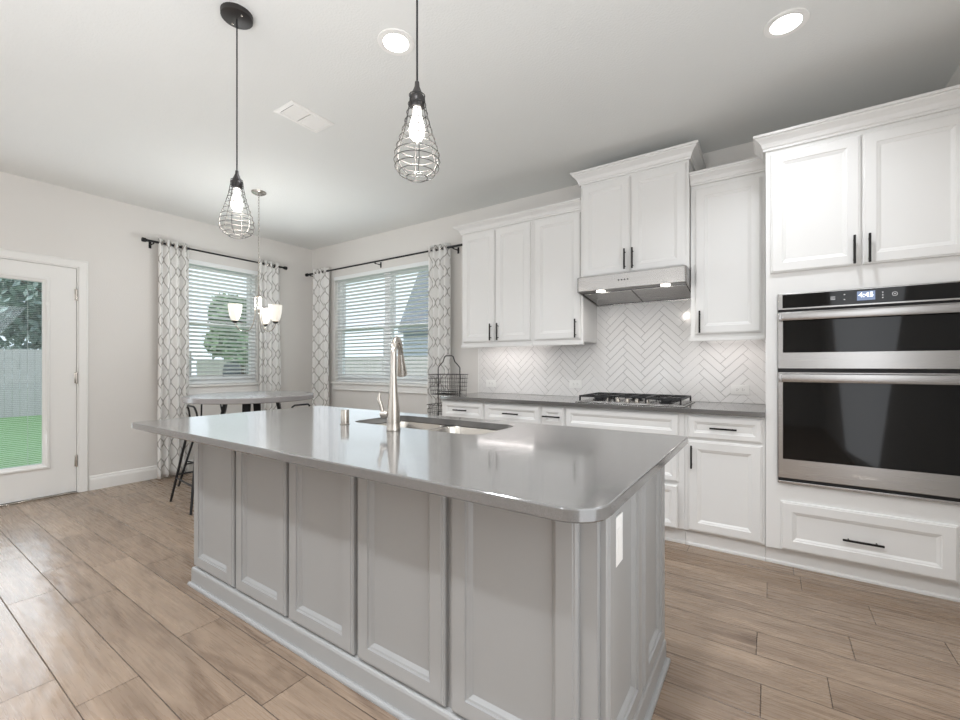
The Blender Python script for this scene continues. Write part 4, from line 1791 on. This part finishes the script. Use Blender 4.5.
for zb in (.905, .60, .28):
    bm = B()
    HB = .20
    xa_, xb_ = rx0 - .010, rx1 + .006
    ya_, yb_ = ry - .11, ry + .11
    for q in range(6):
        t = q / 5
        g_ = .022 * t
        pts = rounded_rect(xa_ - g_ * 1.6, xb_ + g_ * .35, ya_ - g_, yb_ + g_, (.012,) * 4, 2)
        tube(bm, [(p_[0], p_[1], zb + HB * t) for p_ in pts], .0028 if q in (0, 5) else .0016, 5, closed=True)
    for q in range(11):
        t = q / 10
        xx = xa_ + .01 + (xb_ - xa_ - .02) * t
        yy = ya_ + .01 + (yb_ - ya_ - .02) * t
        cyl(bm, (xx, ya_, zb), (xx, ya_ - .022, zb + HB), .0015, 4)
        cyl(bm, (xx, yb_, zb), (xx, yb_ + .022, zb + HB), .0015, 4)
        cyl(bm, (xx, ya_, zb), (xx, yb_, zb), .0015, 4)
        cyl(bm, (xa_, yy, zb), (xa_ - .035, yy, zb + HB), .0015, 4)
        cyl(bm, (xb_, yy, zb), (xb_ + .0077, yy, zb + HB), .0015, 4)
    obj('basket', bm, M_wire, r)

# ------------------------------------------------------------------ outside
GZ = -.15
bm = B()
box(bm, -30, 24, .16, 34, GZ - .1, GZ)
box(bm, -30, -.16, -24, .16, GZ - .1, GZ)
struct('lawn', bm, M_grass)


def fence(x0, y0_, x1, y1_, ztop, m, label, pick=.14):
    L_ = math.hypot(x1 - x0, y1_ - y0_)
    r = root('garden_fence', ((x0 + x1) / 2, (y0_ + y1_) / 2, GZ), label, 'fence')
    ux, uy = (x1 - x0) / L_, (y1_ - y0_) / L_
    bm = B()
    n = int(L_ / pick)
    for k in range(n):
        a, b = k * pick + .003, (k + 1) * pick - .003
        dz = random.uniform(-.01, .01)
        rr = []
        for t_, zz in ((0, GZ), (0, ztop + dz)):
            rr.append([Vector((x0 + ux * q + -uy * s_, y0_ + uy * q + ux * s_, zz)) for q, s_ in ((a, -.01), (b, -.01), (b, .01), (a, .01))])
        rings(bm, rr)
    obj('pickets', bm, m, r)
    bm = B()
    for zz in (GZ + .3, (GZ + ztop) / 2, ztop - .25):
        rr = []
        for q in (0, L_):
            rr.append([Vector((x0 + ux * q - uy * s_, y0_ + uy * q + ux * s_, z_)) for s_, z_ in ((.011, zz), (.05, zz), (.05, zz + .09), (.011, zz + .09))])
        rings(bm, rr)
    obj('rail', bm, m, r)
    return r


fence(-11, -14, -11, 3.0, 1.62, M_fence, 'weathered grey board fence beyond the lawn, seen through the glazed door')
fence(-11, 3.1, -11, 20, 1.40, M_sunlitf, 'board fence in a painted sunlit tone, seen low through the window behind the chandelier')
fence(-10.8, 4.2, 8, 4.2, 1.42, M_fence, 'weathered grey board fence seen low through the wide double window')


def tree(x, y, h, cr, cz, n, m, label, name='leafy_tree', cat='tree', squash=.8, leaf=.16):
    r = root(name, (x, y, GZ), label, cat)
    bm = B()
    tube(bm, [(x, y, GZ), (x + .05, y + .03, GZ + h * .3), (x - .03, y, GZ + h * .6), (x + .02, y - .02, cz + cr * .3)], [.03 + h * .02, .02 + h * .016, h * .012 + .01, .02], 8)
    for k in range(6):
        a = k * 1.05
        z0_ = GZ + h * (.35 + .05 * k)
        tube(bm, [(x, y, z0_), (x + math.cos(a) * cr * .35, y + math.sin(a) * cr * .35, z0_ + cr * .35), (x + math.cos(a) * cr * .7, y + math.sin(a) * cr * .7, z0_ + cr * .5)], [.012 * h * .6 + .01, .03, .012], 6)
    obj('trunk', bm, M_bark, r, True)
    bm = B()
    blobs = []
    for k in range(12):
        a, b_ = random.uniform(0, 2 * PI), random.uniform(-1, 1)
        q = random.uniform(.25, .75) * cr
        blobs.append((Vector((x + math.cos(a) * q, y + math.sin(a) * q, cz + b_ * cr * squash * .6)), cr * random.uniform(.3, .5)))
    for k in range(n):
        c, br = random.choice(blobs)
        d = Vector((random.gauss(0, 1), random.gauss(0, 1), random.gauss(0, 1))).normalized() * br * random.uniform(.55, 1.05)
        p_ = c + d
        u_ = Vector((random.gauss(0, 1), random.gauss(0, 1), random.gauss(0, 1))).normalized()
        v_ = u_.orthogonal().normalized()
        l_ = leaf * random.uniform(.6, 1.2)
        bm.faces.new([bm.verts.new(p_ + u_ * l_), bm.verts.new(p_ + v_ * l_ * .45), bm.verts.new(p_ - u_ * l_), bm.verts.new(p_ - v_ * l_ * .45)])
    o_ = obj('foliage', bm, m, r)
    o_['kind'] = 'stuff'
    return r


tree(-13.6, .6, 4.2, 3.0, 2.9, 5200, M_leafd, 'large dark tree above the grey fence, seen through the glazed door')
tree(-14.2, -6.4, 4.6, 3.0, 3.4, 4000, M_leafd, 'broad tree behind the grey fence, mostly left of the glazed door')
tree(-8.8, 3.5, 3.4, 1.35, 2.5, 5200, M_leaf, 'bushy green tree seen through the middle of the window behind the chandelier')
tree(-10.2, 1.2, 2.2, .55, 1.75, 900, M_flower, 'small red-blossomed shrub seen at the left edge of the chandelier window', 'blossom_shrub', 'shrub', .8, .08)

r = root('covered_grill', (-2.62, .17, GZ), 'dark covered grill outside the window behind the chandelier', 'grill')
bm = B()
pts = rounded_rect(-2.74, -2.50, .06, .30, (.05,) * 4, 4)
rings(bm, [[Vector((p_[0], p_[1], z)) for p_ in inset_poly(pts, i_)] for i_, z in ((0, GZ), (.01, .6), (.0, .9), (.0, 1.10), (.02, 1.21), (.07, 1.25))])
obj('cover', bm, M_cover, r, True)

r = root('neighbour_house', (-2, 11, GZ), 'blue-grey neighbouring house with a steep roof behind the wide double window', 'house')
bm = B()
box(bm, -5.95, 3, 8, 14, GZ, 2.6)
for k in range(15):
    z = GZ + .18 * k
    rings(bm, [[Vector((-5.97, 7.985, z)), Vector((3.02, 7.985, z)), Vector((3.02, 7.999, z + .17)), Vector((-5.97, 7.999, z + .17))],
               [Vector((-5.97, 8.0, z)), Vector((3.02, 8.0, z)), Vector((3.02, 8.0, z + .17)), Vector((-5.97, 8.0, z + .17))]])
obj('wall', bm, M_siding, r)
bm = B()
a = [Vector((-6.05, 7.8, 2.6)), Vector((3.2, 7.8, 2.6)), Vector((3.2, 14.2, 2.6)), Vector((-6.05, 14.2, 2.6))]
b = [Vector((-5.62, 9.2, 6.2)), Vector((2.2, 9.2, 6.2)), Vector((2.2, 12.8, 6.2)), Vector((-5.62, 12.8, 6.2))]
rings(bm, [[p_ - Vector((0, 0, .18)) for p_ in a], a, b])
obj('roof', bm, M_roofm, r)
